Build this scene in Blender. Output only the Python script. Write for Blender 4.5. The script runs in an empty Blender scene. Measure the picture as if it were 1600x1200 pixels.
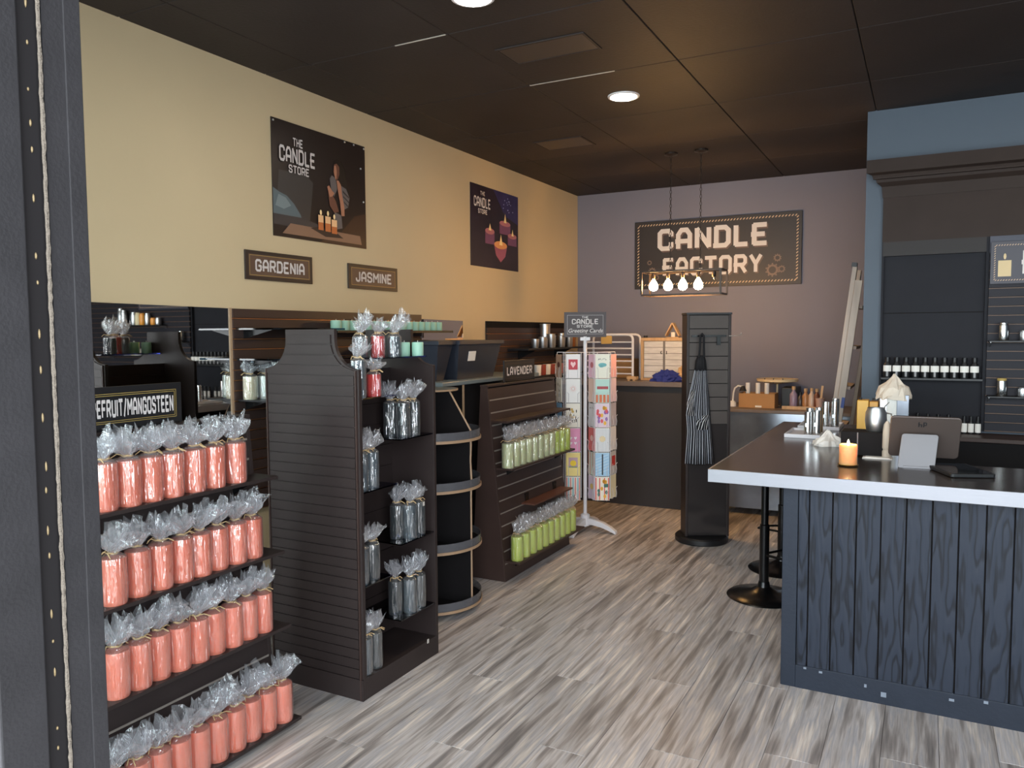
import bpy, math, random
from mathutils import Vector, Matrix
from math import sin, cos, pi, radians as rad, hypot, atan2

C = bpy.context.scene.collection
S = bpy.context.scene
random.seed(7)

# ------------------------------------------------------------------ camera, world, exposure
F_PX, YAW, PIT, ROL = 1211.6, rad(28.053), rad(3.679), rad(-0.3355)
fw = Vector((-sin(YAW) * cos(PIT), cos(YAW) * cos(PIT), -sin(PIT)))
r0 = Vector((cos(YAW), sin(YAW), 0)); u0 = r0.cross(fw)
rr = r0 * cos(ROL) + u0 * sin(ROL); uu = u0 * cos(ROL) - r0 * sin(ROL)
cd = bpy.data.cameras.new('camera'); cam = bpy.data.objects.new('camera', cd); C.objects.link(cam)
cd.sensor_width = 36; cd.lens = 36 * F_PX / 1600; cd.clip_start = .02; cd.clip_end = 200
M = Matrix(((rr.x, uu.x, -fw.x, 0), (rr.y, uu.y, -fw.y, 0), (rr.z, uu.z, -fw.z, 1.45), (0, 0, 0, 1)))
cam.matrix_world = M
S.camera = cam

world = bpy.data.worlds.new('sky'); S.world = world; world.use_nodes = True
bg = world.node_tree.nodes['Background']
bg.inputs[0].default_value = (.87, .935, 1.0, 1); bg.inputs[1].default_value = 8.0     # bright overcast sky

S.view_settings.view_transform = 'Standard'; S.view_settings.look = 'None'
S.view_settings.gamma = 1; S.view_settings.use_curve_mapping = False
S.view_settings.exposure = 0.30
try:
    S.cycles.max_bounces = 8; S.cycles.diffuse_bounces = 5; S.cycles.glossy_bounces = 5
    S.cycles.transparent_max_bounces = 24; S.cycles.transmission_bounces = 6
    S.cycles.caustics_reflective = False; S.cycles.caustics_refractive = False
    S.cycles.sample_clamp_indirect = 6
except Exception: pass

DOWN_L, BULB_L = 110.0, 175.0      # radiance of the ceiling downlights and of the pendant bulbs

# ------------------------------------------------------------------ materials
def lin(c):
    o = []
    for v in c[:3]:
        v /= 255.0
        o.append(v / 12.92 if v <= .04045 else ((v + .055) / 1.055) ** 2.4)
    return tuple(o) + (1,)

MATS = {}
def mat(name, rgb=(128, 128, 128), rough=.5, metal=0, spec=.5, emit=None, es=0, var=0, vscale=8, bump=0, bscale=60,
        stretch=(1, 1, 1), alpha=1, rnd=0, coat=0):
    if name in MATS: return MATS[name]
    m = bpy.data.materials.new(name); m.use_nodes = True; nt = m.node_tree; N = nt.nodes; Lk = nt.links
    b = N['Principled BSDF']
    b.inputs['Base Color'].default_value = lin(rgb); b.inputs['Roughness'].default_value = rough
    b.inputs['Metallic'].default_value = metal; b.inputs['Specular IOR Level'].default_value = spec
    b.inputs['Alpha'].default_value = alpha; b.inputs['Coat Weight'].default_value = coat
    if emit:
        b.inputs['Emission Color'].default_value = lin(emit); b.inputs['Emission Strength'].default_value = es
    if var or bump or rnd:
        tc = N.new('ShaderNodeTexCoord'); mp = N.new('ShaderNodeMapping'); mp.inputs['Scale'].default_value = stretch
        Lk.new(tc.outputs['Object'], mp.inputs['Vector'])
        if var or rnd:
            nz = N.new('ShaderNodeTexNoise'); nz.inputs['Scale'].default_value = vscale; nz.inputs['Detail'].default_value = 5
            Lk.new(mp.outputs[0], nz.inputs['Vector'])
            hs = N.new('ShaderNodeHueSaturation'); hs.inputs['Color'].default_value = lin(rgb)
            mr = N.new('ShaderNodeMapRange'); mr.inputs[1].default_value = .3; mr.inputs[2].default_value = .7
            mr.inputs[3].default_value = 1 - var; mr.inputs[4].default_value = 1 + var
            Lk.new(nz.outputs['Fac'], mr.inputs[0])
            if rnd:
                oi = N.new('ShaderNodeObjectInfo'); m2 = N.new('ShaderNodeMapRange')
                m2.inputs[3].default_value = 1 - rnd; m2.inputs[4].default_value = 1 + rnd
                Lk.new(oi.outputs['Random'], m2.inputs[0])
                mu = N.new('ShaderNodeMath'); mu.operation = 'MULTIPLY'
                Lk.new(mr.outputs[0], mu.inputs[0]); Lk.new(m2.outputs[0], mu.inputs[1]); Lk.new(mu.outputs[0], hs.inputs['Value'])
            else: Lk.new(mr.outputs[0], hs.inputs['Value'])
            Lk.new(hs.outputs[0], b.inputs['Base Color'])
        if bump:
            n2 = N.new('ShaderNodeTexNoise'); n2.inputs['Scale'].default_value = bscale; n2.inputs['Detail'].default_value = 4
            Lk.new(mp.outputs[0], n2.inputs['Vector'])
            bp = N.new('ShaderNodeBump'); bp.inputs['Strength'].default_value = bump; bp.inputs['Distance'].default_value = .01
            Lk.new(n2.outputs['Fac'], bp.inputs['Height']); Lk.new(bp.outputs[0], b.inputs['Normal'])
    MATS[name] = m; return m

def cello_mat(name, base, haze):
    m = bpy.data.materials.new(name); m.use_nodes = True; nt = m.node_tree; N = nt.nodes; Lk = nt.links
    N.remove(N['Principled BSDF']); out = N['Material Output']
    tr = N.new('ShaderNodeBsdfTransparent'); tr.inputs[0].default_value = (.97, .97, .98, 1)
    gl = N.new('ShaderNodeBsdfGlossy'); gl.inputs['Roughness'].default_value = .10; gl.inputs['Color'].default_value = (1, 1, 1, 1)
    df = N.new('ShaderNodeBsdfTranslucent'); df.inputs[0].default_value = (.9, .92, .96, 1)
    d2 = N.new('ShaderNodeBsdfDiffuse'); d2.inputs[0].default_value = (.88, .9, .94, 1)
    mx0 = N.new('ShaderNodeMixShader'); mx0.inputs[0].default_value = .5
    Lk.new(df.outputs[0], mx0.inputs[1]); Lk.new(d2.outputs[0], mx0.inputs[2])
    mx1 = N.new('ShaderNodeMixShader'); mx1.inputs[0].default_value = haze
    Lk.new(gl.outputs[0], mx1.inputs[1]); Lk.new(mx0.outputs[0], mx1.inputs[2])
    lw = N.new('ShaderNodeLayerWeight'); lw.inputs[0].default_value = .35
    mr = N.new('ShaderNodeMapRange'); mr.inputs[3].default_value = base; mr.inputs[4].default_value = min(1, base + .5)
    Lk.new(lw.outputs['Facing'], mr.inputs[0])
    tc = N.new('ShaderNodeTexCoord'); nz = N.new('ShaderNodeTexNoise'); nz.inputs['Scale'].default_value = 48; nz.inputs['Detail'].default_value = 2
    mp = N.new('ShaderNodeMapping'); mp.inputs['Scale'].default_value = (1.5, 1.5, .22); Lk.new(tc.outputs['Object'], mp.inputs[0]); Lk.new(mp.outputs[0], nz.inputs[0])
    bp = N.new('ShaderNodeBump'); bp.inputs['Strength'].default_value = .9; bp.inputs['Distance'].default_value = .012
    Lk.new(nz.outputs['Fac'], bp.inputs['Height']); Lk.new(bp.outputs[0], gl.inputs['Normal'])
    mx = N.new('ShaderNodeMixShader'); Lk.new(mr.outputs[0], mx.inputs[0]); Lk.new(tr.outputs[0], mx.inputs[1]); Lk.new(mx1.outputs[0], mx.inputs[2])
    Lk.new(mx.outputs[0], out.inputs[0]); MATS[name] = m; return m

def glass_mat(name, tint, gloss=.12, rough=.02):
    m = bpy.data.materials.new(name); m.use_nodes = True; nt = m.node_tree; N = nt.nodes; Lk = nt.links
    N.remove(N['Principled BSDF']); out = N['Material Output']
    tr = N.new('ShaderNodeBsdfTransparent'); tr.inputs[0].default_value = lin(tint)
    gl = N.new('ShaderNodeBsdfGlossy'); gl.inputs['Roughness'].default_value = rough
    fr = N.new('ShaderNodeFresnel'); fr.inputs[0].default_value = 1.5
    ad = N.new('ShaderNodeMath'); ad.operation = 'ADD'; ad.inputs[1].default_value = gloss; Lk.new(fr.outputs[0], ad.inputs[0])
    mx = N.new('ShaderNodeMixShader'); Lk.new(ad.outputs[0], mx.inputs[0]); Lk.new(tr.outputs[0], mx.inputs[1]); Lk.new(gl.outputs[0], mx.inputs[2])
    Lk.new(mx.outputs[0], out.inputs[0]); MATS[name] = m; return m

def floor_mat():
    m = bpy.data.materials.new('vinyl_plank'); m.use_nodes = True; nt = m.node_tree; N = nt.nodes; Lk = nt.links
    b = N['Principled BSDF']; tc = N.new('ShaderNodeTexCoord'); oi = N.new('ShaderNodeObjectInfo')
    cm = N.new('ShaderNodeCombineXYZ'); mu = N.new('ShaderNodeMath'); mu.operation = 'MULTIPLY'; mu.inputs[1].default_value = 40
    Lk.new(oi.outputs['Random'], mu.inputs[0]); Lk.new(mu.outputs[0], cm.inputs[2])
    ad = N.new('ShaderNodeVectorMath'); ad.operation = 'ADD'; Lk.new(tc.outputs['Object'], ad.inputs[0]); Lk.new(cm.outputs[0], ad.inputs[1])
    def noise(sc, stretch, det=3, rough=.5):
        mp = N.new('ShaderNodeMapping'); mp.inputs['Scale'].default_value = stretch; Lk.new(ad.outputs[0], mp.inputs[0])
        n = N.new('ShaderNodeTexNoise'); n.inputs['Scale'].default_value = sc; n.inputs['Detail'].default_value = det; n.inputs['Roughness'].default_value = rough
        Lk.new(mp.outputs[0], n.inputs[0]); return n
    big = noise(2.2, (13, .9, 1), 3)       # broad reclaimed-wood strips inside a plank
    cr = N.new('ShaderNodeValToRGB'); cr.color_ramp.interpolation = 'LINEAR'
    e = cr.color_ramp.elements; e[0].position = .30; e[0].color = lin((126, 120, 118)); e[1].position = .72; e[1].color = lin((236, 229, 222))
    for p, c in ((.42, (164, 155, 150)), (.50, (198, 190, 186)), (.56, (184, 180, 182)), (.63, (216, 204, 194))):
        q = e.new(p); q.color = lin(c)
    Lk.new(big.outputs['Fac'], cr.inputs[0])
    fine = noise(9, (11, .40, 1), 6, .65)
    mr = N.new('ShaderNodeMapRange'); mr.inputs[1].default_value = .32; mr.inputs[2].default_value = .68; mr.inputs[3].default_value = .72; mr.inputs[4].default_value = 1.18
    Lk.new(fine.outputs['Fac'], mr.inputs[0])
    m2 = N.new('ShaderNodeMapRange'); m2.inputs[3].default_value = .84; m2.inputs[4].default_value = 1.14; Lk.new(oi.outputs['Random'], m2.inputs[0])
    m3 = N.new('ShaderNodeMath'); m3.operation = 'MULTIPLY'; Lk.new(mr.outputs[0], m3.inputs[0]); Lk.new(m2.outputs[0], m3.inputs[1])
    hs = N.new('ShaderNodeHueSaturation'); Lk.new(cr.outputs[0], hs.inputs['Color']); Lk.new(m3.outputs[0], hs.inputs['Value'])
    Lk.new(hs.outputs[0], b.inputs['Base Color']); b.inputs['Roughness'].default_value = .42; b.inputs['Specular IOR Level'].default_value = .4
    bp = N.new('ShaderNodeBump'); bp.inputs['Strength'].default_value = .12; bp.inputs['Distance'].default_value = .004
    Lk.new(fine.outputs['Fac'], bp.inputs['Height']); Lk.new(bp.outputs[0], b.inputs['Normal'])
    MATS['vinyl_plank'] = m; return m

def oak_mat():
    m = bpy.data.materials.new('painted_oak'); m.use_nodes = True; nt = m.node_tree; N = nt.nodes; Lk = nt.links
    b = N['Principled BSDF']; tc = N.new('ShaderNodeTexCoord'); oi = N.new('ShaderNodeObjectInfo')
    cm = N.new('ShaderNodeCombineXYZ'); mu = N.new('ShaderNodeMath'); mu.operation = 'MULTIPLY'; mu.inputs[1].default_value = 3
    Lk.new(oi.outputs['Random'], mu.inputs[0]); Lk.new(mu.outputs[0], cm.inputs[2])
    ad = N.new('ShaderNodeVectorMath'); ad.operation = 'ADD'; Lk.new(tc.outputs['Object'], ad.inputs[0]); Lk.new(cm.outputs[0], ad.inputs[1])
    mp = N.new('ShaderNodeMapping'); mp.inputs['Scale'].default_value = (9, 1, 1.5); Lk.new(ad.outputs[0], mp.inputs[0])
    wv = N.new('ShaderNodeTexNoise'); wv.inputs['Scale'].default_value = 1.1; wv.inputs['Detail'].default_value = 2.5
    Lk.new(mp.outputs[0], wv.inputs[0])
    ml = N.new('ShaderNodeMath'); ml.operation = 'MULTIPLY'; ml.inputs[1].default_value = 62; Lk.new(wv.outputs['Fac'], ml.inputs[0])
    sn = N.new('ShaderNodeMath'); sn.operation = 'SINE'; Lk.new(ml.outputs[0], sn.inputs[0])     # growth-ring contours
    mp2 = N.new('ShaderNodeMapping'); mp2.inputs['Scale'].default_value = (120, 1, 4); Lk.new(ad.outputs[0], mp2.inputs[0])
    fn = N.new('ShaderNodeTexNoise'); fn.inputs['Scale'].default_value = 2; fn.inputs['Detail'].default_value = 3; Lk.new(mp2.outputs[0], fn.inputs[0])
    sm = N.new('ShaderNodeMath'); sm.operation = 'ADD'; Lk.new(sn.outputs[0], sm.inputs[0]); Lk.new(fn.outputs['Fac'], sm.inputs[1])
    cr = N.new('ShaderNodeValToRGB'); e = cr.color_ramp.elements
    e[0].position = .0; e[0].color = lin((15, 18, 26)); e[1].position = .36; e[1].color = lin((37, 43, 55))
    mr = N.new('ShaderNodeMapRange'); mr.inputs[1].default_value = -.6; mr.inputs[2].default_value = 1.6; Lk.new(sm.outputs[0], mr.inputs[0])
    Lk.new(mr.outputs[0], cr.inputs[0]); Lk.new(cr.outputs[0], b.inputs['Base Color'])
    bp = N.new('ShaderNodeBump'); bp.inputs['Strength'].default_value = .35; bp.inputs['Distance'].default_value = .004
    Lk.new(mr.outputs[0], bp.inputs['Height']); Lk.new(bp.outputs[0], b.inputs['Normal'])
    b.inputs['Roughness'].default_value = .5; b.inputs['Specular IOR Level'].default_value = .25; MATS['painted_oak'] = m; return m

m_floor = floor_mat(); m_oak = oak_mat()
m_cream = mat('cream_paint', (206, 186, 150), .75, var=.03, vscale=2)
m_greywall = mat('grey_paint', (122, 119, 131), .7, var=.03, vscale=2)
m_blue = mat('blue_paint', (80, 90, 102), .65, var=.03, vscale=3)
m_ceil = mat('black_tile', (54, 48, 47), .6, spec=.2, var=.10, vscale=3, bump=.12, bscale=60, rnd=.10)
m_grid = mat('ceiling_grid', (36, 32, 30), .6)
m_brown = mat('dark_laminate', (50, 42, 41), .42, spec=.28, var=.10, vscale=6)
m_brown2 = mat('espresso_laminate', (64, 50, 46), .42, spec=.28, var=.10, vscale=5)
m_black = mat('black_laminate', (22, 22, 25), .45)
m_blackmat = mat('black_matte', (26, 24, 25), .85, spec=.2)
m_frame = mat('black_frame_paint', (37, 36, 38), .6, spec=.3, var=.14, vscale=14, bump=.1, bscale=200)
m_groove = mat('groove_aluminium', (150, 142, 134), .5, metal=.2)
m_copper = mat('groove_copper', (176, 122, 80), .4, metal=.5)
m_goldedge = mat('beige_edge_band', (176, 146, 116), .5)
m_steel = mat('brushed_steel', (210, 212, 215), .38, metal=1)
m_edge = mat('aluminium_edge', (146, 147, 153), .5, metal=.75, bump=.05, bscale=90, stretch=(.2, 4, 4))
m_chrome = mat('chrome', (228, 228, 228), .20, metal=1)
m_galv = mat('galvanised', (150, 156, 166), .32, metal=.9, var=.18, vscale=5, bump=.3, bscale=3)
m_white = mat('white_powder_coat', (224, 222, 226), .4)
m_paper = mat('white_paper', (236, 232, 226), .8)
m_top = mat('dark_stone_top', (46, 38, 35), .2, spec=.6, var=.12, vscale=9)
m_wood = mat('pale_wood', (196, 160, 118), .55, var=.12, vscale=6, stretch=(6, 6, 1))
m_card = mat('cardboard', (178, 134, 88), .85, var=.06)
m_blackmetal = mat('black_metal', (20, 20, 22), .25, metal=.4, spec=.6)
m_mirror = mat('mirror_silver', (214, 212, 208), .015, metal=1)
m_text = mat('print_white', (214, 208, 206), .7)
m_gold = mat('print_gold', (176, 150, 84), .6)
m_signbrown = mat('sign_brown', (92, 70, 58), .55, var=.12, vscale=6)
m_signdark = mat('sign_dark', (44, 36, 34), .5, var=.1, vscale=6)
m_raffia = mat('raffia', (206, 176, 130), .85)
m_cel = cello_mat('cellophane', .19, .20)
m_tuft = cello_mat('cellophane_tuft', .17, .58)
m_acr = glass_mat('blue_acrylic', (120, 130, 190), .06, .05)
m_lip = mat('clear_lip', (112, 113, 118), .25, alpha=.6)
m_pane = glass_mat('window_glass', (244, 250, 248), .0, .0)
def wax(name, rgb): 
    m = mat(name, rgb, .45, spec=.4, var=.05, vscale=12)
    b = m.node_tree.nodes['Principled BSDF']; b.inputs['Subsurface Weight'].default_value = .25
    b.inputs['Subsurface Radius'].default_value = (.02, .01, .006); b.inputs['Subsurface Scale'].default_value = .5
    return m
w_coral = wax('wax_coral', (255, 136, 106)); w_green = wax('wax_lime', (206, 224, 92)); w_pale = wax('wax_pale_lime', (226, 232, 178))
w_white = wax('wax_white', (226, 234, 222)); w_cream = wax('wax_cream', (230, 218, 180))
w_red = wax('wax_red', (214, 52, 44)); w_mint = wax('wax_mint', (158, 200, 180)); w_teal = wax('wax_slate', (34, 44, 46)); w_grey = wax('wax_grey', (72, 84, 90))
w_orange = wax('wax_orange', (255, 158, 92))

# ------------------------------------------------------------------ mesh builder
ORG = {}
def org(o): return ORG.get(o.name, Vector((0, 0, 0)))

class B:
    def __init__(s): s.v = []; s.f = []
    def add(s, vs, fs):
        n = len(s.v); s.v += [tuple(x) for x in vs]; s.f += [tuple(i + n for i in f) for f in fs]; return s
    def box(s, x0, x1, y0, y1, z0, z1):
        return s.add([(x0,y0,z0),(x1,y0,z0),(x1,y1,z0),(x0,y1,z0),(x0,y0,z1),(x1,y0,z1),(x1,y1,z1),(x0,y1,z1)],
                     [(0,3,2,1),(4,5,6,7),(0,1,5,4),(1,2,6,5),(2,3,7,6),(3,0,4,7)])
    def obox(s, c, h, ax):
        c = Vector(c); a, b_, d = [Vector(q) for q in ax]; o = []
        for k in (-1, 1):
            for i, j in ((-1,-1),(1,-1),(1,1),(-1,1)): o.append(c + a*h[0]*i + b_*h[1]*j + d*h[2]*k)
        return s.add(o, [(0,3,2,1),(4,5,6,7),(0,1,5,4),(1,2,6,5),(2,3,7,6),(3,0,4,7)])
    def prism(s, poly, axis, a0, a1):
        def p(q, a):
            return (a, q[0], q[1]) if axis == 'x' else (q[0], a, q[1]) if axis == 'y' else (q[0], q[1], a)
        n = len(poly); vs = [p(q, a0) for q in poly] + [p(q, a1) for q in poly]
        return s.add(vs, [tuple(range(n))[::-1], tuple(range(n, 2*n))] + [(i, (i+1) % n, n+(i+1) % n, n+i) for i in range(n)])
    def lathe(s, prof, c=(0,0,0), n=20, a0=0, a1=2*pi):
        full = abs(a1 - a0 - 2*pi) < 1e-6; m = n if full else n + 1; vs = []; fs = []
        for r, z in prof:
            for i in range(m):
                t = a0 + (a1 - a0) * i / n; vs.append((c[0] + r*cos(t), c[1] + r*sin(t), c[2] + z))
        for k in range(len(prof) - 1):
            for i in range(n):
                j = (i + 1) % m; fs.append((k*m+i, k*m+j, (k+1)*m+j, (k+1)*m+i))
        if full:
            if prof[0][0] > 1e-5: fs.append(tuple(range(m))[::-1])
            if prof[-1][0] > 1e-5: fs.append(tuple((len(prof)-1)*m + i for i in range(m)))
        return s.add(vs, fs)
    def tube(s, path, r, n=8, closed=False):
        P = [Vector(p) for p in path]; rings = []; up = None; L = len(P)
        for i, p in enumerate(P):
            if closed: d = (P[(i+1) % L] - P[i-1])
            else: d = (P[min(i+1, L-1)] - P[max(i-1, 0)])
            d.normalize()
            if up is None:
                up = Vector((0,0,1)) if abs(d.z) < .9 else Vector((1,0,0))
            a = d.cross(up); a = a.normalized() if a.length > 1e-6 else Vector((1,0,0)); b_ = a.cross(d).normalized(); up = b_
            q = r[i] if isinstance(r, (list, tuple)) else r
            rings.append([p + (a*cos(2*pi*k/n) + b_*sin(2*pi*k/n))*q for k in range(n)])
        vs = [v for g in rings for v in g]; fs = []
        for i in range(L if closed else L - 1):
            j = (i + 1) % L
            for k in range(n): fs.append((i*n+k, i*n+(k+1) % n, j*n+(k+1) % n, j*n+k))
        if not closed: fs += [tuple(range(n))[::-1], tuple((L-1)*n + k for k in range(n))]
        return s.add(vs, fs)
    def poly(s, pts): return s.add(pts, [tuple(range(len(pts)))])
    def mesh(s, name, m, o=Vector((0,0,0)), smooth=False):
        me = bpy.data.meshes.new(name); me.from_pydata([(v[0]-o.x, v[1]-o.y, v[2]-o.z) for v in s.v], [], s.f)
        me.materials.append(m); me.update()
        if smooth:
            for p in me.polygons: p.use_smooth = True
            try: me.set_sharp_from_angle(angle=rad(40))
            except Exception: pass
        return me
    def build(s, name, m, parent=None, smooth=False, bevel=0, at=None, local=False):
        o = Vector((0,0,0))
        if not local:
            if at is not None: o = Vector(at)
            elif parent is not None: o = org(parent)
        me = s.mesh(name, m, o, smooth); ob = bpy.data.objects.new(name, me); C.objects.link(ob)
        if parent is not None:
            ob.parent = parent
            if at is not None: ob.location = o - org(parent)
            ORG[ob.name] = o if at is not None else org(parent)
        elif at is not None: ob.location = o; ORG[ob.name] = o
        if bevel:
            md = ob.modifiers.new('bevel', 'BEVEL'); md.width = bevel; md.segments = 2; md.limit_method = 'ANGLE'; md.angle_limit = rad(40)
        return ob

def tag(o, label=None, cat=None, group=None, kind=None):
    if label: o['label'] = label
    if cat: o['category'] = cat
    if group: o['group'] = group
    if kind: o['kind'] = kind
    return o
def thing(name, label, cat, loc=(0,0,0), rz=0, group=None):
    o = bpy.data.objects.new(name, None); C.objects.link(o); o.location = loc; o.rotation_euler = (0, 0, rz)
    o.empty_display_size = .05; ORG[o.name] = Vector(loc); return tag(o, label, cat, group)
def piece(me, name, loc, parent, rot=None):
    o = bpy.data.objects.new(name, me); C.objects.link(o); o.parent = parent; o.location = Vector(loc) - org(parent)
    if rot: o.rotation_euler = rot
    return o
def struct(o): o['kind'] = 'structure'; return o
def copy_tree(o, loc, rz, label, group=None, cat=None):
    r = o.copy(); C.objects.link(r); r.location = loc; r.rotation_euler = (0, 0, rz); ORG[r.name] = Vector(loc)
    r['label'] = label
    if group: r['group'] = group
    for ch in o.children:
        c = ch.copy(); C.objects.link(c); c.parent = r
        for g in ch.children:
            d = g.copy(); C.objects.link(d); d.parent = c
    return r
ORD = ['first', 'second', 'third', 'fourth', 'fifth', 'sixth', 'seventh', 'eighth', 'ninth', 'tenth', 'eleventh', 'twelfth', 'thirteenth', 'fourteenth', 'fifteenth', 'sixteenth', 'seventeenth', 'eighteenth']

# ------------------------------------------------------------------ block lettering
def octo(w): return [(.8,0),(w-.8,0),(w,.8),(w,5.2),(w-.8,6),(.8,6),(0,5.2),(0,.8),(.8,0)]
GL = {
 'A': (4, [[(0,0),(0,4.4),(1.1,6),(2.9,6),(4,4.4),(4,0)], [(-.7,2.2),(4,2.2)]]),
 'C': (4, [[(4,4.4),(4,5.2),(3.2,6),(.8,6),(0,5.2),(0,.8),(.8,0),(3.2,0),(4,.8),(4,1.8)]]),
 'D': (4, [[(-.7,0),(3,0),(4,1),(4,5),(3,6),(0,6)], [(0,6),(0,0)]]),
 'E': (3.6, [[(3.6,6),(0,6),(0,0),(3.6,0)], [(-.7,3),(3,3)]]),
 'F': (3.6, [[(3.6,6),(0,6),(0,0)], [(-.7,3),(3,3)]]),
 'G': (4, [[(4,4.6),(4,5.2),(3.2,6),(.8,6),(0,5.2),(0,.8),(.8,0),(3.2,0),(4,.8),(4,2.8),(2.2,2.8)]]),
 'H': (4, [[(0,0),(0,6)], [(4,0),(4,6)], [(0,3),(4,3)]]),
 'I': (0, [[(0,0),(0,6)]]),
 'J': (3.4, [[(3.4,6),(3.4,.8),(2.6,0),(.8,0),(0,.8),(0,1.8)]]),
 'L': (3.4, [[(0,6),(0,0),(3.4,0)]]),
 'M': (5, [[(0,0),(0,6),(2.5,2.4),(5,6),(5,0)]]),
 'N': (4, [[(0,0),(0,6)], [(0,6),(4,0)], [(4,0),(4,6)]]),
 'O': (4, [octo(4)]),
 'P': (4, [[(0,0),(0,6),(3.2,6),(4,5.2),(4,3.6),(3.2,2.7),(0,2.7)]]),
 'R': (4, [[(0,0),(0,6),(3.2,6),(4,5.2),(4,3.6),(3.2,2.7),(-.6,2.7)], [(2.2,2.7),(4,0)]]),
 'S': (4, [[(4,4.6),(4,5.2),(3.2,6),(.8,6),(0,5.2),(0,3.9),(.8,3.2),(3.2,2.8),(4,2.1),(4,.8),(3.2,0),(.8,0),(0,.8),(0,1.4)]]),
 'T': (4, [[(-.2,6),(4.2,6)], [(2,6),(2,0)]]),
 'U': (4, [[(0,6),(0,.8),(.8,0),(3.2,0),(4,.8),(4,6)]]),
 'V': (4, [[(0,6),(2,0),(4,6)]]),
 'Y': (4, [[(0,6),(2,2.8),(4,6)], [(2,2.8),(2,0)]]),
 '/': (2.4, [[(0,-.4),(2.4,6.4)]]),
 '.': (0, [[(0,0),(0,.6)]]),
}
def text_w(s, gap=1.6, sw=.6):
    w = 0
    for ch in s: w += (2.5 if ch == ' ' else GL[ch][0] + 2*sw + gap - .6)
    return w
def text(b, s, o, U, V, Nn, x0, y0, height, width, sw=.62, off=.0012, arc=0):
    """lettering on the plane o + U*x + V*y; fits the given width and height"""
    o, U, V, Nn = Vector(o), Vector(U), Vector(V), Vector(Nn)
    gap = 1.5; tot = text_w(s, gap, sw); kk = 0; kx = width / tot; ky = height / (6 + 2*sw); x = sw
    for ch in s:
        if ch == ' ': x += 2.5; continue
        w, strokes = GL[ch]
        for st in strokes:
            for (ax, ay), (bx, by) in zip(st[:-1], st[1:]):
                dx, dy = bx-ax, by-ay; l = hypot(dx, dy) or 1; nx, ny = -dy/l*sw, dx/l*sw; ex, ey = dx/l*sw*.42, dy/l*sw*.42
                q = [(ax-ex+nx, ay-ey+ny), (ax-ex-nx, ay-ey-ny), (bx+ex-nx, by+ey-ny), (bx+ex+nx, by+ey+ny)]
                kk += 1
                b.poly([o + U*(x0 + (x+px)*kx) + V*(y0 + (py+sw)*ky) + Nn*(off + .00004*(kk % 16)) for px, py in q])
        x += w + 2*sw + gap - .6
def flat(b, o, U, V, Nn, pts, off=.001):
    o, U, V, Nn = Vector(o), Vector(U), Vector(V), Vector(Nn)
    b.poly([o + U*p[0] + V*p[1] + Nn*off for p in pts]); return b
def rect(x0, x1, y0, y1): return [(x0,y0),(x1,y0),(x1,y1),(x0,y1)]
def disc(cx, cy, rx, ry=None, n=16, a0=0): ry = ry or rx; return [(cx+rx*cos(a0+2*pi*i/n), cy+ry*sin(a0+2*pi*i/n)) for i in range(n)]
def border(b, o, U, V, Nn, x0, x1, y0, y1, t, off=.001):
    for r in (rect(x0,x1,y0,y0+t), rect(x0,x1,y1-t,y1), rect(x0,x0+t,y0,y1), rect(x1-t,x1,y0,y1)): flat(b, o, U, V, Nn, r, off)
def script_text(s, size, name, m, parent, o, U, V, Nn, shear=.25):
    cu = bpy.data.curves.new('lettering', 'FONT'); cu.body = s; cu.size = size; cu.shear = shear; cu.align_x = 'CENTER'; cu.offset = size*.012
    ob = bpy.data.objects.new('lettering_tmp', cu); C.objects.link(ob)
    dg = bpy.context.evaluated_depsgraph_get(); me = ob.evaluated_get(dg).to_mesh()
    b = B(); o, U, V, Nn = Vector(o), Vector(U), Vector(V), Vector(Nn)
    b.add([o + U*v.co.x + V*v.co.y + Nn*.0014 for v in me.vertices], [tuple(p.vertices) for p in me.polygons])
    bpy.data.objects.remove(ob); bpy.data.curves.remove(cu)
    return b.build(name, m, parent)

WL, YB, ZC, YF, WR = -2.95, 6.882, 2.754, .5, 2.9     # left wall x, back wall y, ceiling z, storefront y, right wall x
PY = 5.144                                            # blue partition face
EX, EY, EZ = (1,0,0), (0,1,0), (0,0,1)
NX, NY = (-1,0,0), (0,-1,0)

# ================================================================== THE ROOM
# floor: sub-floor with individual vinyl planks
fl = struct(B().box(WL-.1, WR+.1, YF-.12, YB+.1, -.06, -.009).build('floor', m_grid))
PW, PLN = .178, 1.22
pm = B()
g = .0006; t = .0010
pm.add([(g,g,-.009),(PW-g,g,-.009),(PW-g,PLN-g,-.009),(g,PLN-g,-.009),(g,g,-t),(PW-g,g,-t),(PW-g,PLN-g,-t),(g,PLN-g,-t),
        (g+t,g+t,0),(PW-g-t,g+t,0),(PW-g-t,PLN-g-t,0),(g+t,PLN-g-t,0)],
       [(0,3,2,1),(0,1,5,4),(1,2,6,5),(2,3,7,6),(3,0,4,7),(4,5,9,8),(5,6,10,9),(6,7,11,10),(7,4,8,11),(8,9,10,11)])
plank_mesh = pm.mesh('plank', m_floor)
nx = int((WR - WL) / PW) + 1
for i in range(nx):
    y = YF - .1 - ((i * 0.437) % 1) * PLN
    while y < YB:
        if y + PLN > YF - .1:
            piece(plank_mesh, 'plank', (WL + i*PW, y, 0), fl)
        y += PLN
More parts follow.
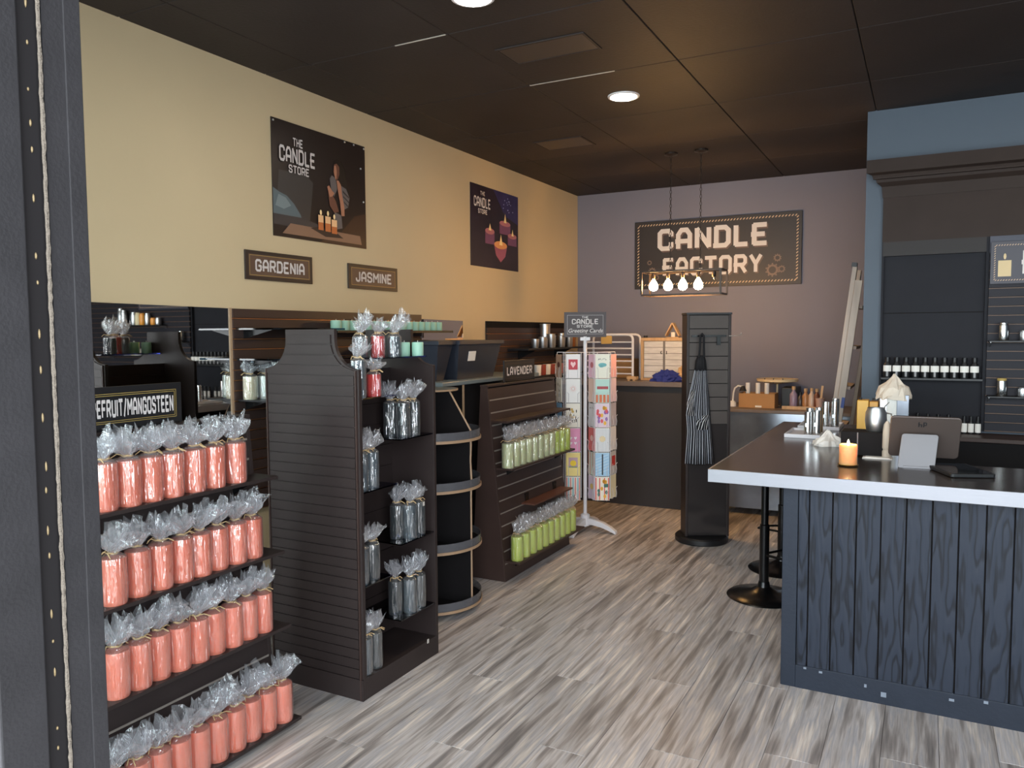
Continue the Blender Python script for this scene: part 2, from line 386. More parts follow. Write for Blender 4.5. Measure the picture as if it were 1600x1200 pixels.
# ceiling: grid with black painted tiles
ce = struct(B().box(WL-.1, WR+.1, YF-.1, YB+.1, ZC+.012, ZC+.08).build('ceiling', m_grid))
TX, TY = .79, .80
tm = B(); g = .0015; c_ = .003
tm.add([(g,g,.012),(TX-g,g,.012),(TX-g,TY-g,.012),(g,TY-g,.012),(g,g,.004),(TX-g,g,.004),(TX-g,TY-g,.004),(g,TY-g,.004),
        (g+c_,g+c_,0),(TX-g-c_,g+c_,0),(TX-g-c_,TY-g-c_,0),(g+c_,TY-g-c_,0)],
       [(0,1,2,3),(0,4,5,1),(1,5,6,2),(2,6,7,3),(3,7,4,0),(4,8,9,5),(5,9,10,6),(6,10,11,7),(7,11,8,4),(8,11,10,9)])
tile_mesh = tm.mesh('ceiling_tile', m_ceil)
for i in range(-1, 8):
    for j in range(-4, 6):
        x = -1.08 - TX*2 + i*TX - .0; y = 2.93 + j*TY
        if x < WR and x + TX > WL and y < YB and y + TY > YF - .1: piece(tile_mesh, 'ceiling_tile', (x, y, ZC), ce)
# bare chipped edges of the grid where the black paint is gone
m_chip = mat('bare_white_edge', (196, 190, 182), .5)
for (x0, x1, y) in ((-1.87, -1.40, 3.73), (-2.15, -1.88, 2.93)):
    tag(B().box(x0, x1, y-.004, y+.004, ZC-.0015, ZC+.004).build('chipped_edge', m_chip, ce), 'pale chipped strip on the black ceiling grid')

# walls
struct(B().box(WL-.12, WL, YF-.1, YB+.1, 0, ZC+.08).build('wall_left', m_cream))
struct(B().box(WL-.12, WR, YB, YB+.12, 0, ZC+.08).build('wall_back', m_greywall))
struct(B().box(-.336, WR, PY, PY+.14, 0, ZC+.08).build('wall_partition', m_blue))
struct(B().box(WR, WR+.12, YF-.1, YB+.1, 0, ZC+.08).build('wall_right', m_blue))
# storefront the camera stands in: header, stall risers, mullions, panes
fr = struct(B().box(WL-.1, WR+.1, YF-.02, YF+.1, 2.62, ZC+.08).build('wall_front', m_frame))
B().box(WL-.1, -1.06, YF-.02, YF+.1, 0, .22).build('stall_riser', m_frame, fr)
B().box(1.05, WR+.1, YF-.02, YF+.1, 0, .22).build('stall_riser', m_frame, fr)
wn = 0
for x0, x1 in ((WL, -1.93), (-1.87, -1.06), (1.11, 2.0), (2.06, WR)):
    wn += 1
    w = struct(B().box(x0, x1, YF+.03, YF+.036, .22, 2.62).build('window_%d' % wn, m_pane))
    wf = B(); wf.box(x0, x0+.035, YF, YF+.07, .22, 2.62).box(x1-.035, x1, YF, YF+.07, .22, 2.62).box(x0+.035, x1-.035, YF, YF+.07, .22, .27).box(x0+.035, x1-.035, YF, YF+.07, 2.57, 2.62)
    wf.build('window_frame', m_frame, w)
# doorway jamb at the left of the view: stile, dark reveal with brush pile and the two-step jamb
JX = -.860
dj = struct(B().box(-.95, JX, YF+.027, YF+.051, 0, 2.62).build('door_1', m_frame))
B().box(-.95, JX+.0015, YF+.051, YF+.071, 0, 2.62).build('jamb', m_frame, dj, bevel=.001)
B().box(-.95, JX-.006, YF+.001, YF+.027, 0, 2.62).build('reveal', m_blackmat, dj)
B().box(-1.30, JX, YF-.05, YF+.001, 0, 2.62).build('stile', m_frame, dj, bevel=.002)
B().box(1.0, 1.06, YF-.02, YF+.09, 0, 2.62).build('jamb', m_frame, dj)
pile = B(); random.seed(3); z = 0
pp = []
while z < 2.4:
    pp.append((JX+.0005 + random.uniform(-.0004, .0004), YF+.0235 + random.uniform(-.0004, .0004), z)); z += .006
pile.tube(pp, [random.uniform(.0019, .0027) for _ in pp], 6)
m_pile = mat('grey_brush_pile', (104, 96, 86), .95, bump=.6, bscale=300)
pile.build('brush_pile', m_pile, dj)
gl_ = B(); z = .25
while z < 2.2:
    l = random.uniform(.002, .006)
    gl_.lathe([(0, -l), (.0012, -l*.6), (.0015, 0), (.0012, l*.6), (0, l)], (JX-.0058, YF+.0135 + random.uniform(-.001, .001), z), 6); z += random.uniform(.014, .07)
m_glint = mat('worn_metal_glint', (120, 104, 74), .5, metal=.4)
tag(gl_.build('worn_metal_spots', m_glint, dj), kind='stuff')
# threshold and pavement outside
struct(B().box(WL-.1, WR+.1, -6, YF-.121, -.08, -.012).build('pavement', mat('concrete', (176, 172, 166), .85, var=.08)))

# daylight guides at the glazed openings (sampling portals, they give off nothing)
for x0, x1, z0, z1 in ((WL, -.9, .25, 2.4), (-.75, 1.0, 0, 2.62), (1.1, WR, .25, 2.4)):
    ld = bpy.data.lights.new('portal', 'AREA'); ld.shape = 'RECTANGLE'; ld.size = x1-x0; ld.size_y = z1-z0
    ld.cycles.is_portal = True
    lo = bpy.data.objects.new('portal', ld); C.objects.link(lo); lo.location = ((x0+x1)/2, YF-.05, (z0+z1)/2); lo.rotation_euler = (rad(90), 0, 0)

# ------------------------------------------------------------------ ceiling fixtures
m_lens = mat('downlight_lens', (255, 246, 232), .5, emit=(255, 236, 212), es=DOWN_L)
def downlight(x, y, label):
    t = thing('downlight', label, 'ceiling light', (x, y, ZC), group='round ceiling downlights')
    B().lathe([(.088, 0), (.086, -.006), (.074, -.008), (.072, -.004)], (x, y, ZC), 28).build('trim_ring', m_white, t, smooth=True)
    B().lathe([(.0, -.0055), (.04, -.0055), (.0715, -.0045)], (x, y, ZC), 28).build('lens', m_lens, t)
downlight(-1.5, 4.14, 'bright round downlight in the middle of the dark ceiling')
downlight(-1.58, 2.66, 'bright round downlight cut by the top edge of the photo')
downlight(1.15, 4.14, 'added unseen downlight above the right end of the counter')  # lamp added out of view as an extra light source
downlight(1.15, 2.2, 'added unseen downlight near the storefront on the right')  # second added lamp, also unseen, for more light on the right

m_vent = mat('vent_brown', (63, 54, 50), .45)
def vent(x, y, w, d, label):
    t = thing('ceiling_hatch', label, 'ceiling panel', (x, y, ZC), group='brown ceiling panels')
    B().box(x-w/2+.012, x+w/2-.012, y-d/2+.012, y+d/2-.012, ZC-.003, ZC).build('panel', m_vent, t)
    b = B(); b.box(x-w/2, x+w/2, y-d/2, y-d/2+.012, ZC-.005, ZC).box(x-w/2, x+w/2, y+d/2-.012, y+d/2, ZC-.005, ZC)
    b.box(x-w/2, x-w/2+.012, y-d/2+.012, y+d/2-.012, ZC-.005, ZC).box(x+w/2-.012, x+w/2, y-d/2+.012, y+d/2-.012, ZC-.005, ZC)
    b.build('frame', m_ceil, t)
vent(-1.56, 3.30, .44, .22, 'faint brown ceiling panel nearest the storefront')
vent(-2.22, 4.95, .36, .26, 'faint brown ceiling panel above the cream wall posters')

# pendant: black cage with bulbs on two chains
pn = thing('pendant_lamp', 'black rectangular cage pendant with four glowing bulbs hung on two chains', 'lamp', (-1.56, 5.6, 1.726))
X0, X1, Y0, Y1, Z0, Z1 = -1.85, -1.275, 5.5, 5.7, 1.728, 1.898
cg = B(); h = .006
for yy in (Y0, Y1):
    for zz in (Z0, Z1): cg.box(X0, X1, yy-h, yy+h, zz-h, zz+h)
    for xx in (X0, X1): cg.box(xx-h, xx+h, yy-h, yy+h, Z0+h, Z1-h)
for xx in (X0, X1):
    for zz in (Z0, Z1): cg.box(xx-h, xx+h, Y0+h, Y1-h, zz-h, zz+h)
m_cage = mat('cage_black_metal', (58, 48, 42), .35, metal=.6)
cg.build('cage', m_cage, pn)
B().box(X0, X1, 5.585, 5.615, Z1-.008, Z1+.012).build('lamp_bar', m_cage, pn)
m_bulb = mat('glowing_bulb', (255, 220, 160), .3, emit=(255, 196, 122), es=BULB_L)
for i, bx in enumerate((-1.79, -1.68, -1.57, -1.457)):
    s_ = B().lathe([(.014, 0), (.014, -.035), (.010, -.04)], (bx, 5.6, Z1-.008), 12).build('socket', m_cage, pn, smooth=True)
    B().lathe([(.006, .052), (.016, .038), (.030, .014), (.034, -.004), (.030, -.020), (.018, -.032), (0, -.037)], (bx, 5.6, 1.798), 16).build('bulb', m_bulb, pn, smooth=True)
s_ = B().lathe([(.014, 0), (.014, -.035), (.010, -.04)], (-1.345, 5.6, Z1-.008), 12).build('socket', m_cage, pn, smooth=True)
B().tube([(-1.345, 5.6, 1.852), (-1.345, 5.6, 1.836), (-1.338, 5.6, 1.828), (-1.328, 5.6, 1.830), (-1.324, 5.6, 1.838)], .0045, 6).build('bulbless_hook', m_chrome, pn, smooth=True)
for cx in (-1.665, -1.445):
    ch = B(); z = Z1 + .012; k = 0
    while z < ZC - .02:
        pts = []
        for a in range(10):
            t_ = 2*pi*a/10; dx = .0065*cos(t_); dz = .0155*sin(t_)
            pts.append((cx + (dx if k % 2 == 0 else 0), 5.6 + (0 if k % 2 == 0 else dx), z + .0155 + dz))
        ch.tube(pts, .0020, 5, closed=True); z += .025; k += 1
    ch.build('chain', m_cage, pn)
B().lathe([(.05, 0), (.05, -.012), (.015, -.022), (0, -.022)], (-1.665, 5.6, ZC), 16).build('canopy', m_cage, pn)
B().lathe([(.05, 0), (.05, -.012), (.015, -.022), (0, -.022)], (-1.445, 5.6, ZC), 16).build('canopy', m_cage, pn)

# ================================================================== THINGS ON THE WALLS
# mirrors on the left wall (two panes with a beige joint strip)
def mirror(y0, y1, za, zb, label):
    t = thing('wall_mirror', label, 'mirror', (WL, (y0+y1)/2, .30))
    zl, zr = za, zb
    pl = [(y0, .30), (y1, .30), (y1, zr), (y0, zl)]
    B().prism(pl, 'x', WL+.001, WL+.007).build('mirror_glass', m_mirror, t); return t
mirror(.62, 2.648, 1.60, 1.581, 'large mirror pane on the cream wall behind the coral candles')
mirror(4.24, 4.776, 1.553, 1.547, 'narrow mirror pane on the cream wall above the storage totes')
tag(B().box(WL+.001, WL+.012, 2.648, 2.662, .30, 1.583).build('mirror_trim', m_goldedge), 'narrow beige strip between the near mirror and the brown slatwall', 'trim')
# slatwall at the far end of the left wall
def slat_panel(name, label, x0, y0, z0, along, length, height, pitch, mslat, mgro, normal, proud=.014, gap=.008, top_drop=0):
    """horizontal slats proud of a backing board; along = 'x' or 'y'; normal = +-1 direction the face looks to"""
    t = thing(name, label, 'slatwall', (x0, y0, z0))
    n = int(height / pitch); bk = B(); sm_ = B(); gm = B(); hh = (pitch - gap) / 2
    if along == 'y':
        bk.box(min(x0, x0+normal*.006), max(x0, x0+normal*.006), y0, y0+length, z0, z0+height)
        sm_.box(0, normal*proud, 0, length, 0, pitch-gap); gm.box(0, normal*.004, 0, length, 0, gap*.55)
    else:
        bk.box(x0, x0+length, min(y0, y0+normal*.006), max(y0, y0+normal*.006), z0, z0+height)
        sm_.box(0, length, 0, normal*proud, 0, pitch-gap); gm.box(0, length, 0, normal*.004, 0, gap*.55)
    bk.build('backing_board', m_blackmat, t)
    a = sm_.mesh('slat', mslat); b_ = gm.mesh('groove_insert', mgro)
    off = Vector((normal*.006, 0, 0)) if along == 'y' else Vector((0, normal*.006, 0))
    for i in range(n):
        piece(a, 'slat', Vector((x0, y0, z0 + i*pitch + gap)) + off, t)
        piece(b_, 'groove_insert', Vector((x0, y0, z0 + i*pitch + gap*.2)) + off, t)
    return t
slat_panel('slatwall', 'brown slatwall with copper grooves on the cream wall behind the card spinner', WL+.001, 5.11, .60, 'y', 1.44, .95, .05, m_brown2, m_copper, 1)
slat_panel('slatwall', 'grey slatwall panel with copper grooves right of the bottle shelves', .305, PY-.03, .885, 'x', 1.55, 1.0, .05, mat('slate_slat', (42, 41, 47), .5, spec=.15), mat('groove_dull_copper', (104, 76, 58), .5), -1)

slat_panel('slatwall', 'brown slatwall with copper grooves behind the tall gondola', WL+.001, 2.662, .58, 'y', 1.575, 1.0, .05, m_brown2, m_copper, 1, gap=.008)
# posters
def poster(y0, y1, z0, z1, label):
    t = thing('poster', label, 'poster', (WL, (y0+y1)/2, z0), group='posters on the cream wall')
    return t
ty0, ty1, tz0, tz1 = 2.954, 3.696, 1.960, 2.555
p1 = poster(ty0, ty1, tz0, tz1, 'large dark poster of a person beside lit candles on the cream wall')
m_pdark = mat('poster_black', (40, 32, 31), .35, var=.10, vscale=3)
B().box(WL+.001, WL+.006, ty0, ty1, tz0, tz1).build('panel', m_pdark, p1)
PO = (WL+.006, ty0, tz0); W_, H_ = ty1-ty0, tz1-tz0
def pr_(parent, m, shapes, O=PO, k=1):
    for i, sh in enumerate(shapes): flat(B(), O, EY, EZ, EX, [(x*W_, y*H_) for x, y in sh], .0004*k).build('print', m, parent)
pr_(p1, mat('p_glow', (62, 42, 34), .4), [[(.45,.0),(1,.0),(1,.34),(.86,.30),(.70,.12)]], k=1)
pr_(p1, mat('p_wall', (60, 57, 57), .4), [[(.03,.20),(.36,.18),(.40,.52),(.33,.58),(.06,.57)]], k=2)
pr_(p1, mat('p_pillow', (92, 106, 112), .5), [[(.0,.19),(.10,.18),(.22,.16),(.30,.13),(.26,.22),(.20,.30),(.13,.36),(.06,.38),(.0,.41)]], k=3)
pr_(p1, mat('p_pillow_light', (122, 136, 140), .5), [[(.02,.26),(.10,.24),(.17,.28),(.12,.34),(.05,.36)]], k=4)
pr_(p1, mat('p_bed', (62, 58, 60), .5), [[(.0,.10),(.40,.09),(.46,.15),(.30,.19),(.0,.19)]], k=5)
pr_(p1, mat('p_table', (140, 108, 88), .45), [[(.08,.03),(.94,.03),(.92,.115),(.16,.125)]], k=6)
pr_(p1, mat('p_tray', (54, 40, 36), .5), [[(.36,.115),(.52,.055),(.72,.065),(.66,.10),(.46,.14)]], k=7)
pr_(p1, mat('p_hair', (22, 17, 17), .5), [[(.62,.77),(.66,.80),(.71,.79),(.75,.73),(.77,.62),(.79,.50),(.78,.36),(.72,.42),(.69,.60),(.63,.70)]], k=8)
pr_(p1, mat('p_shirt', (104, 98, 98), .5), [[(.575,.60),(.60,.635),(.64,.62),(.66,.52),(.62,.44),(.59,.50)], [(.70,.56),(.76,.54),(.80,.46),(.78,.37),(.735,.34),(.71,.44)], [(.62,.30),(.70,.28),(.71,.16),(.64,.14)]], k=9)
pr_(p1, mat('p_stripe', (54, 50, 52), .5), [[(.72,.52),(.79,.47),(.79,.455),(.72,.50)], [(.725,.47),(.79,.425),(.79,.41),(.725,.455)], [(.73,.42),(.78,.385),(.78,.37),(.73,.405)]], k=10)
pr_(p1, mat('p_skin_dark', (112, 72, 58), .5), [[(.625,.74),(.655,.755),(.685,.73),(.685,.66),(.665,.61),(.64,.60),(.625,.65)], [(.555,.47),(.60,.46),(.64,.40),(.67,.31),(.62,.29),(.57,.35)]], k=11)
pr_(p1, mat('p_skin', (176, 122, 96), .5), [[(.625,.73),(.645,.735),(.655,.68),(.65,.62),(.64,.605),(.628,.64),(.620,.67)], [(.65,.60),(.675,.60),(.70,.565),(.71,.48),(.735,.36),(.735,.28),(.70,.275),(.685,.40),(.665,.50)],
    [(.545,.52),(.565,.535),(.60,.49),(.625,.475),(.60,.44),(.57,.43)]], k=12)
pr_(p1, mat('p_candle_low', (196, 112, 62), .5), [rect(.44,.495,.11,.19), rect(.515,.575,.105,.19), rect(.585,.645,.095,.17)], k=13)
pr_(p1, mat('p_candle', (244, 196, 146), .5), [rect(.44,.495,.18,.245), rect(.515,.575,.18,.245), rect(.585,.645,.16,.225)], k=14)
pr_(p1, mat('p_flame', (255, 226, 170), .5, emit=None), [disc(.468,.27,.012,.025,8), disc(.545,.272,.012,.025,8), disc(.615,.252,.012,.025,8)], k=15)
b = B()
text(b, 'THE', PO, EY, EZ, EX, .145, .475, .045, .075, off=.0066); text(b, 'CANDLE', PO, EY, EZ, EX, .045, .385, .082, .27, off=.0066); text(b, 'STORE', PO, EY, EZ, EX, .11, .335, .042, .155, off=.0066)
b.build('lettering', m_text, p1)
for (yy, zz) in ((.012,.58),(.56,.585),(.64,.585),(.73,.58),(.70,.46),(.72,.27)): B().obox((WL+.009, ty0+yy, tz0+zz), (.003,.005,.005), (EX,EY,EZ)).build('pin', m_steel, p1, bevel=.002)

ty0, ty1, tz0, tz1 = 4.901, 5.645, 1.956, 2.555
p2 = poster(ty0, ty1, tz0, tz1, 'purple poster of four lit candles near the back corner')
B().box(WL+.001, WL+.006, ty0, ty1, tz0, tz1).build('panel', mat('poster_plum', (46, 36, 48), .35, var=.3, vscale=4), p2)
PO = (WL+.006, ty0, tz0); W_, H_ = ty1-ty0, tz1-tz0
def pr2(m, shapes, k): return pr_(p2, m, shapes, PO, k)
pr2(mat('p2_night', (58, 52, 98), .4, var=.2, vscale=9), [[(.45,1),(1,1),(1,.62),(.70,.70)]], 1)
pr2(mat('p2_wax', (124, 78, 112), .4), [rect(.58,.82,.46,.60), rect(.28,.47,.30,.47), rect(.76,.96,.33,.46)], 2)
pr2(mat('p2_waxlit', (186, 118, 126), .4), [disc(.70,.60,.12,.035), disc(.375,.46,.095,.04), disc(.86,.455,.10,.035)], 3)
pr2(mat('p2_front', (170, 96, 118), .4), [[(.46,.30),(.74,.30),(.70,.17),(.60,.09),(.50,.17)]], 4)
pr2(mat('p2_glow', (238, 164, 104), .4), [disc(.60,.31,.14,.05)], 5)
pr2(mat('p2_flame', (255, 226, 160), .4), [[(.67,.61),(.73,.61),(.70,.73)], [(.345,.47),(.405,.47),(.375,.56)], [(.57,.31),(.64,.31),(.605,.45)], [(.84,.46),(.89,.46),(.865,.55)]], 6)
pr2(mat('p2_star', (170, 178, 226), .4), [disc(.66+.3*random.random(), .74+.2*random.random(), .008, None, 6) for _ in range(14)], 7)
b = B()
text(b, 'THE', PO, EY, EZ, EX, .13, .525, .03, .07, off=.0066); text(b, 'CANDLE', PO, EY, EZ, EX, .035, .435, .075, .25, off=.0066); text(b, 'STORE', PO, EY, EZ, EX, .095, .39, .034, .14, off=.0066)
b.build('lettering', m_text, p2)

def small_sign(y0, y1, z0, z1, word, label):
    t = thing('scent_sign', label, 'sign', (WL, (y0+y1)/2, z0), group='scent name signs')
    B().box(WL+.001, WL+.010, y0, y1, z0, z1).build('board', m_signdark, t, bevel=.001)
    O = (WL+.010, y0, z0); w, h = y1-y0, z1-z0
    flat(B(), O, EY, EZ, EX, rect(.02, w-.02, .018, h-.018), .0006).build('panel', m_signbrown, t)
    b = B(); border(b, O, EY, EZ, EX, .026, w-.026, .022, h-.022, .0022, .001); b.build('border', m_gold, t)
    b = B(); text(b, word, O, EY, EZ, EX, .062, .041, h-.082, w-.118, sw=.66, off=.0016); b.build('lettering', m_text, t)
small_sign(2.757, 3.227, 1.727, 1.871, 'GARDENIA', 'brown GARDENIA sign on the cream wall')
small_sign(3.525, 3.994, 1.720, 1.864, 'JASMINE', 'brown JASMINE sign on the cream wall')

# big back wall sign
SX0, SX1, SZ0, SZ1 = -2.372, -.925, 1.854, 2.460
sg = thing('wall_sign', 'big dark CANDLE FACTORY sign with rope border on the grey back wall', 'sign', (-1.65, YB, SZ0))
B().box(SX0, SX1, YB-.022, YB-.002, SZ0, SZ1).build('board', m_signdark, sg, bevel=.002)
O = (SX0, YB-.022, SZ0); w, h = SX1-SX0, SZ1-SZ0
b = B()
def rope(b, O, U, V, Nn, x0, x1, y0, y1, step, l, t_):
    n = int((x1-x0)/step)
    for i in range(n):
        x = x0 + (i+.5)*(x1-x0)/n
        for yy in (y0, y1): flat(b, O, U, V, Nn, [(x-l, yy-l*.7), (x-l+t_, yy-l*.7), (x+l, yy+l*.7), (x+l-t_, yy+l*.7)], .001)
    n = int((y1-y0)/step)
    for i in range(n):
        y = y0 + (i+.5)*(y1-y0)/n
        for xx in (x0, x1): flat(b, O, U, V, Nn, [(xx-l*.7, y-l), (xx-l*.7, y-l+t_), (xx+l*.7, y+l), (xx+l*.7, y+l-t_)], .001)
rope(b, O, EX, EZ, NY, .035, w-.035, .035, h-.035, .026, .011, .010)
b.build('rope_border', mat('print_tan', (214, 182, 146), .6), sg)
b = B(); text(b, 'CANDLE', O, EX, EZ, NY, .215, .335, .195, .985, sw=.78, off=.0016); text(b, 'FACTORY', O, EX, EZ, NY, .265, .105, .165, .885, sw=.74, off=.0016); b.build('lettering', m_text, sg)
b = B(); text(b, 'CANDLE', O, EX, EZ, NY, .226, .322, .195, .985, sw=.80, off=.0004); text(b, 'FACTORY', O, EX, EZ, NY, .275, .094, .165, .885, sw=.76, off=.0004); b.build('letter_shadow', mat('print_brown', (98, 78, 70), .6), sg)
def gear(b, O, U, V, Nn, cx, cy, r, n=10):
    for i in range(n):
        a = 2*pi*i/n; a2 = 2*pi*(i+1)/n
        flat(b, O, U, V, Nn, [(cx+r*.55*cos(a), cy+r*.55*sin(a)), (cx+r*.85*cos(a), cy+r*.85*sin(a)), (cx+r*.85*cos(a2), cy+r*.85*sin(a2)), (cx+r*.55*cos(a2), cy+r*.55*sin(a2))])
        am = (a+a2)/2; q = .12
        flat(b, O, U, V, Nn, [(cx+r*.83*cos(am-q), cy+r*.83*sin(am-q)), (cx+r*1.05*cos(am-q), cy+r*1.05*sin(am-q)), (cx+r*1.05*cos(am+q), cy+r*1.05*sin(am+q)), (cx+r*.83*cos(am+q), cy+r*.83*sin(am+q))])
for cx, cy, r in ((1.215,.125,.055),(1.255,.225,.032),(1.29,.13,.030),(.165,.155,.036),(.14,.235,.022),(.205,.10,.026)):
    b = B(); gear(b, O, EX, EZ, NY, cx, cy, r); b.build('gear_print', mat('print_gear', (120, 98, 86), .6), sg)

# ================================================================== WRAPPED CANDLES
def bag_body(r, h, seed):
    rg = random.Random(seed); n = 18; b = B(); vs = []; fs = []
    lev = [(1.02, .001), (1.06, .012), (1.055, h*.3), (1.065, h*.6), (1.06, h*.88), (1.02, h+.002), (.72, h+.010), (.36, h+.016)]
    ph = [rg.uniform(-.05, .05) for _ in range(n)]
    for k, (q, z) in enumerate(lev):
        for i in range(n):
            t = 2*pi*i/n; a = q * (1 + (ph[i]*.7 + rg.uniform(-.02, .02)) * (1 if 0 < k < 6 else .3))
            vs.append((r*max(a, 1.012 if k < 6 else .2)*cos(t), r*max(a, 1.012 if k < 6 else .2)*sin(t), z + (rg.uniform(-.004, .004) if 1 < k < 5 else 0)))
    for k in range(len(lev)-1):
        for i in range(n): fs.append((k*n+i, k*n+(i+1) % n, (k+1)*n+(i+1) % n, (k+1)*n+i))
    return b.add(vs, fs)
def bag_tuft(r, h, tuft, seed, lean=0):
    rg = random.Random(seed); b = B()
    for layer, (n, sc, hh) in enumerate(((15, 1.0, .92), (13, .78, 1.12), (9, .45, 1.2))):
        vs = []; fs = []; lev = [(.34, .0), (.44, .14), (.80, .34), (1.06, .58), (1.22, .80), (1.34, 1.0)]
        tip = [rg.uniform(.45, 1.15) for _ in range(n)]; fl = [rg.uniform(.75, 1.25) for _ in range(n)]; a_ = rg.uniform(0, 6)
        for k, (q, z) in enumerate(lev):
            for i in range(n):
                t = a_ + 2*pi*i/n + rg.uniform(-.16, .16)*(k > 0); zig = (.74 if i % 2 else 1.2) if k > 0 else 1
                a = q*sc*zig*(1 + ((fl[i]-1)*z + rg.uniform(-.16, .16))*(k > 0))
                if layer and k == 0: a = .30 - .08*layer
                zz = h + .014 + tuft*hh*z*tip[i] + rg.uniform(-.003, .003)*(k > 1)
                vs.append((r*a*cos(t) + lean*z*tuft, r*a*sin(t) + lean*.4*z*tuft, zz))
        for k in range(len(lev)-1):
            for i in range(n):
                fs.append((k*n+i, k*n+(i+1) % n, (k+1)*n+(i+1) % n, (k+1)*n+i))
        b.add(vs, fs)
    return b
def tie(r, h, seed):
    rg = random.Random(seed); b = B(); q = r*.40
    b.tube([(q*cos(2*pi*i/10), q*sin(2*pi*i/10), h+.014 + .002*sin(i*2)) for i in range(10)], .0030, 5, closed=True)
    for s_ in (-1, 1, .4):
        a = rg.uniform(0, 6.28); l = rg.uniform(.018, .034)
        b.tube([(q*cos(a), q*sin(a), h+.014), ((q+l*.5)*cos(a), (q+l*.5)*sin(a), h+.019), ((q+l)*cos(a+.3), (q+l)*sin(a+.3), h+.008)], .0016, 4)
    return b
PROTO = {}
def candle_proto(kind, waxm, r, h, tuft, nvar=3):
    L = []
    for v in range(nvar):
        sd = hash((kind, v)) % 1000 if False else (sum(map(ord, kind))*7 + v*131)
        L.append((B().lathe([(r*.97, 0), (r, .003), (r, h-.004), (r*.96, h-.0005), (r*.6, h), (0, h-.001)], n=22).mesh('candle', waxm, smooth=True),
                  bag_body(r, h, sd).mesh('wrapper', m_cel), bag_tuft(r, h, tuft, sd+5, (.25, -.3, .05)[v % 3]).mesh('wrapper_top', m_tuft), tie(r, h, sd+9).mesh('raffia_tie', m_raffia)))
    PROTO[kind] = L
def wrapped(kind, loc, label, group, name='wrapped_candle'):
    L = PROTO[kind]; me = random.choice(L)
    t = thing(name, label, 'candle', loc, random.uniform(0, 6.28), group)
    for m_ in me:
        o = bpy.data.objects.new(m_.name.split('.')[0], m_); C.objects.link(o); o.parent = t
    return t
candle_proto('coral', w_coral, .0358, .140, .076, 4)
candle_proto('lime', w_green, .0365, .142, .075, 3)
candle_proto('palelime', w_pale, .0365, .142, .075, 3)
candle_proto('slate', w_teal, .029, .145, .070, 3)
candle_proto('grey', w_grey, .029, .145, .070, 3)
candle_proto('slateshort', w_grey, .030, .085, .085, 2)
candle_proto('red', w_red, .029, .088, .050, 2)
candle_proto('white', w_white, .034, .110, .060, 3)
candle_proto('creamw', w_cream, .034, .110, .060, 2)

# ================================================================== A-FRAME RACKS
def rack(label, y0, y1, xt, xb, ztop, shelves, ms, bracket_rows=()):
    """xt/xb: x of the slat face at top and floor; shelves: (z_top, x_front, y0, y1)"""
    t = thing('display_rack', label, 'display rack', (xb-.15, (y0+y1)/2, 0))
    dx = xb - xt
    back = xt - .045
    for ya in (y0, y1-.016):
        B().prism([(back-.07, 0), (xb, 0), (xt, ztop), (back, ztop)], 'y', ya, ya+.016).build('side_panel', ms, t, bevel=.0015)
    ang = atan2(dx, ztop); d = Vector((-sin(ang), 0, cos(ang))); nrm = Vector((cos(ang), 0, sin(ang)))
    L = ztop / cos(ang); pitch = .0745; gap = .009; yy0, yy1 = y0+.016, y1-.016; ym = (yy0+yy1)/2; hl = (yy1-yy0)/2
    sl = B().obox((0,0,0), (hl, (pitch-gap)/2, .005), (EY, d, nrm)).mesh('slat', ms)
    gr = B().obox((0,0,0), (hl, gap*.42, .002), (EY, d, nrm)).mesh('groove_strip', m_groove)
    base = Vector((xb, ym, 0)) - nrm*.006
    B().obox(base - nrm*.010 + d*(L/2), (hl, L/2, .004), (EY, d, nrm)).build('back_board', m_blackmat, t)
    s0 = .10
    n = int((L - s0) / pitch)
    for i in range(n):
        piece(sl, 'slat', base + d*(s0 + pitch*(i+.5)), t)
        piece(gr, 'groove_strip', base + nrm*.002 + d*(s0 + pitch*i), t)
    B().prism([(xb-.012-dx*.09, 0.0), (xb-.002, 0.0), (xb-.002-dx*.09, s0), (xb-.014-dx*.09, s0)], 'y', yy0, yy1).build('kick_board', ms, t)
    B().box(back-.002, xt+.004, y0-.002, y1+.002, ztop, ztop+.012).build('top_cap', ms, t, bevel=.001)
    for z, xf, a, c in shelves:
        xs = xb - dx*z/ztop
        s_ = B().box(xs-.004, xf, a, c, z-.012, z).build('shelf', ms, t, bevel=.0015)
        for q in (a+.12, c-.12):
            B().prism([(xs, z-.06), (xs+.008, z-.06), (xf-.02, z-.014), (xf-.02, z-.012), (xs, z-.012)], 'y', q, q+.004).build('bracket', m_blackmetal, s_)
    return t
CR = [(.930, -2.115), (.650, -2.09), (.376, -2.065), (.030, -2.025)]
rack('dark A-frame rack of coral candles beside the doorway', .95, 2.10, -2.245, -2.13, 1.142, [(z, x, .968, 2.112) for z, x in CR], m_brown)
ROWS = [[1.455, 1.533, 1.610, 1.686, 1.775, 1.858, 1.955], [1.452, 1.538, 1.617, 1.696, 1.768, 1.844, 1.924, 2.001],
        [1.436, 1.508, 1.580, 1.654, 1.726, 1.798, 1.870, 1.942, 2.014], [1.386, 1.462, 1.535, 1.610, 1.684, 1.760, 1.836, 1.910, 1.984, 2.058]]
RN = ['top', 'second', 'third', 'bottom']
for k, ys in enumerate(ROWS):
    z, x = CR[k]; n = len(ys)
    for i, y in enumerate(ys):
        j = n - 1 - i
        wrapped('coral', (x-.045 + random.uniform(-.004, .004), y, z), 'wrapped coral pillar candle, %s from the right on the %s shelf of the near rack' % (ORD[j], RN[k]) if j else
                'wrapped coral pillar candle at the right end of the near rack\'s %s shelf' % RN[k], 'coral candles on the near rack')
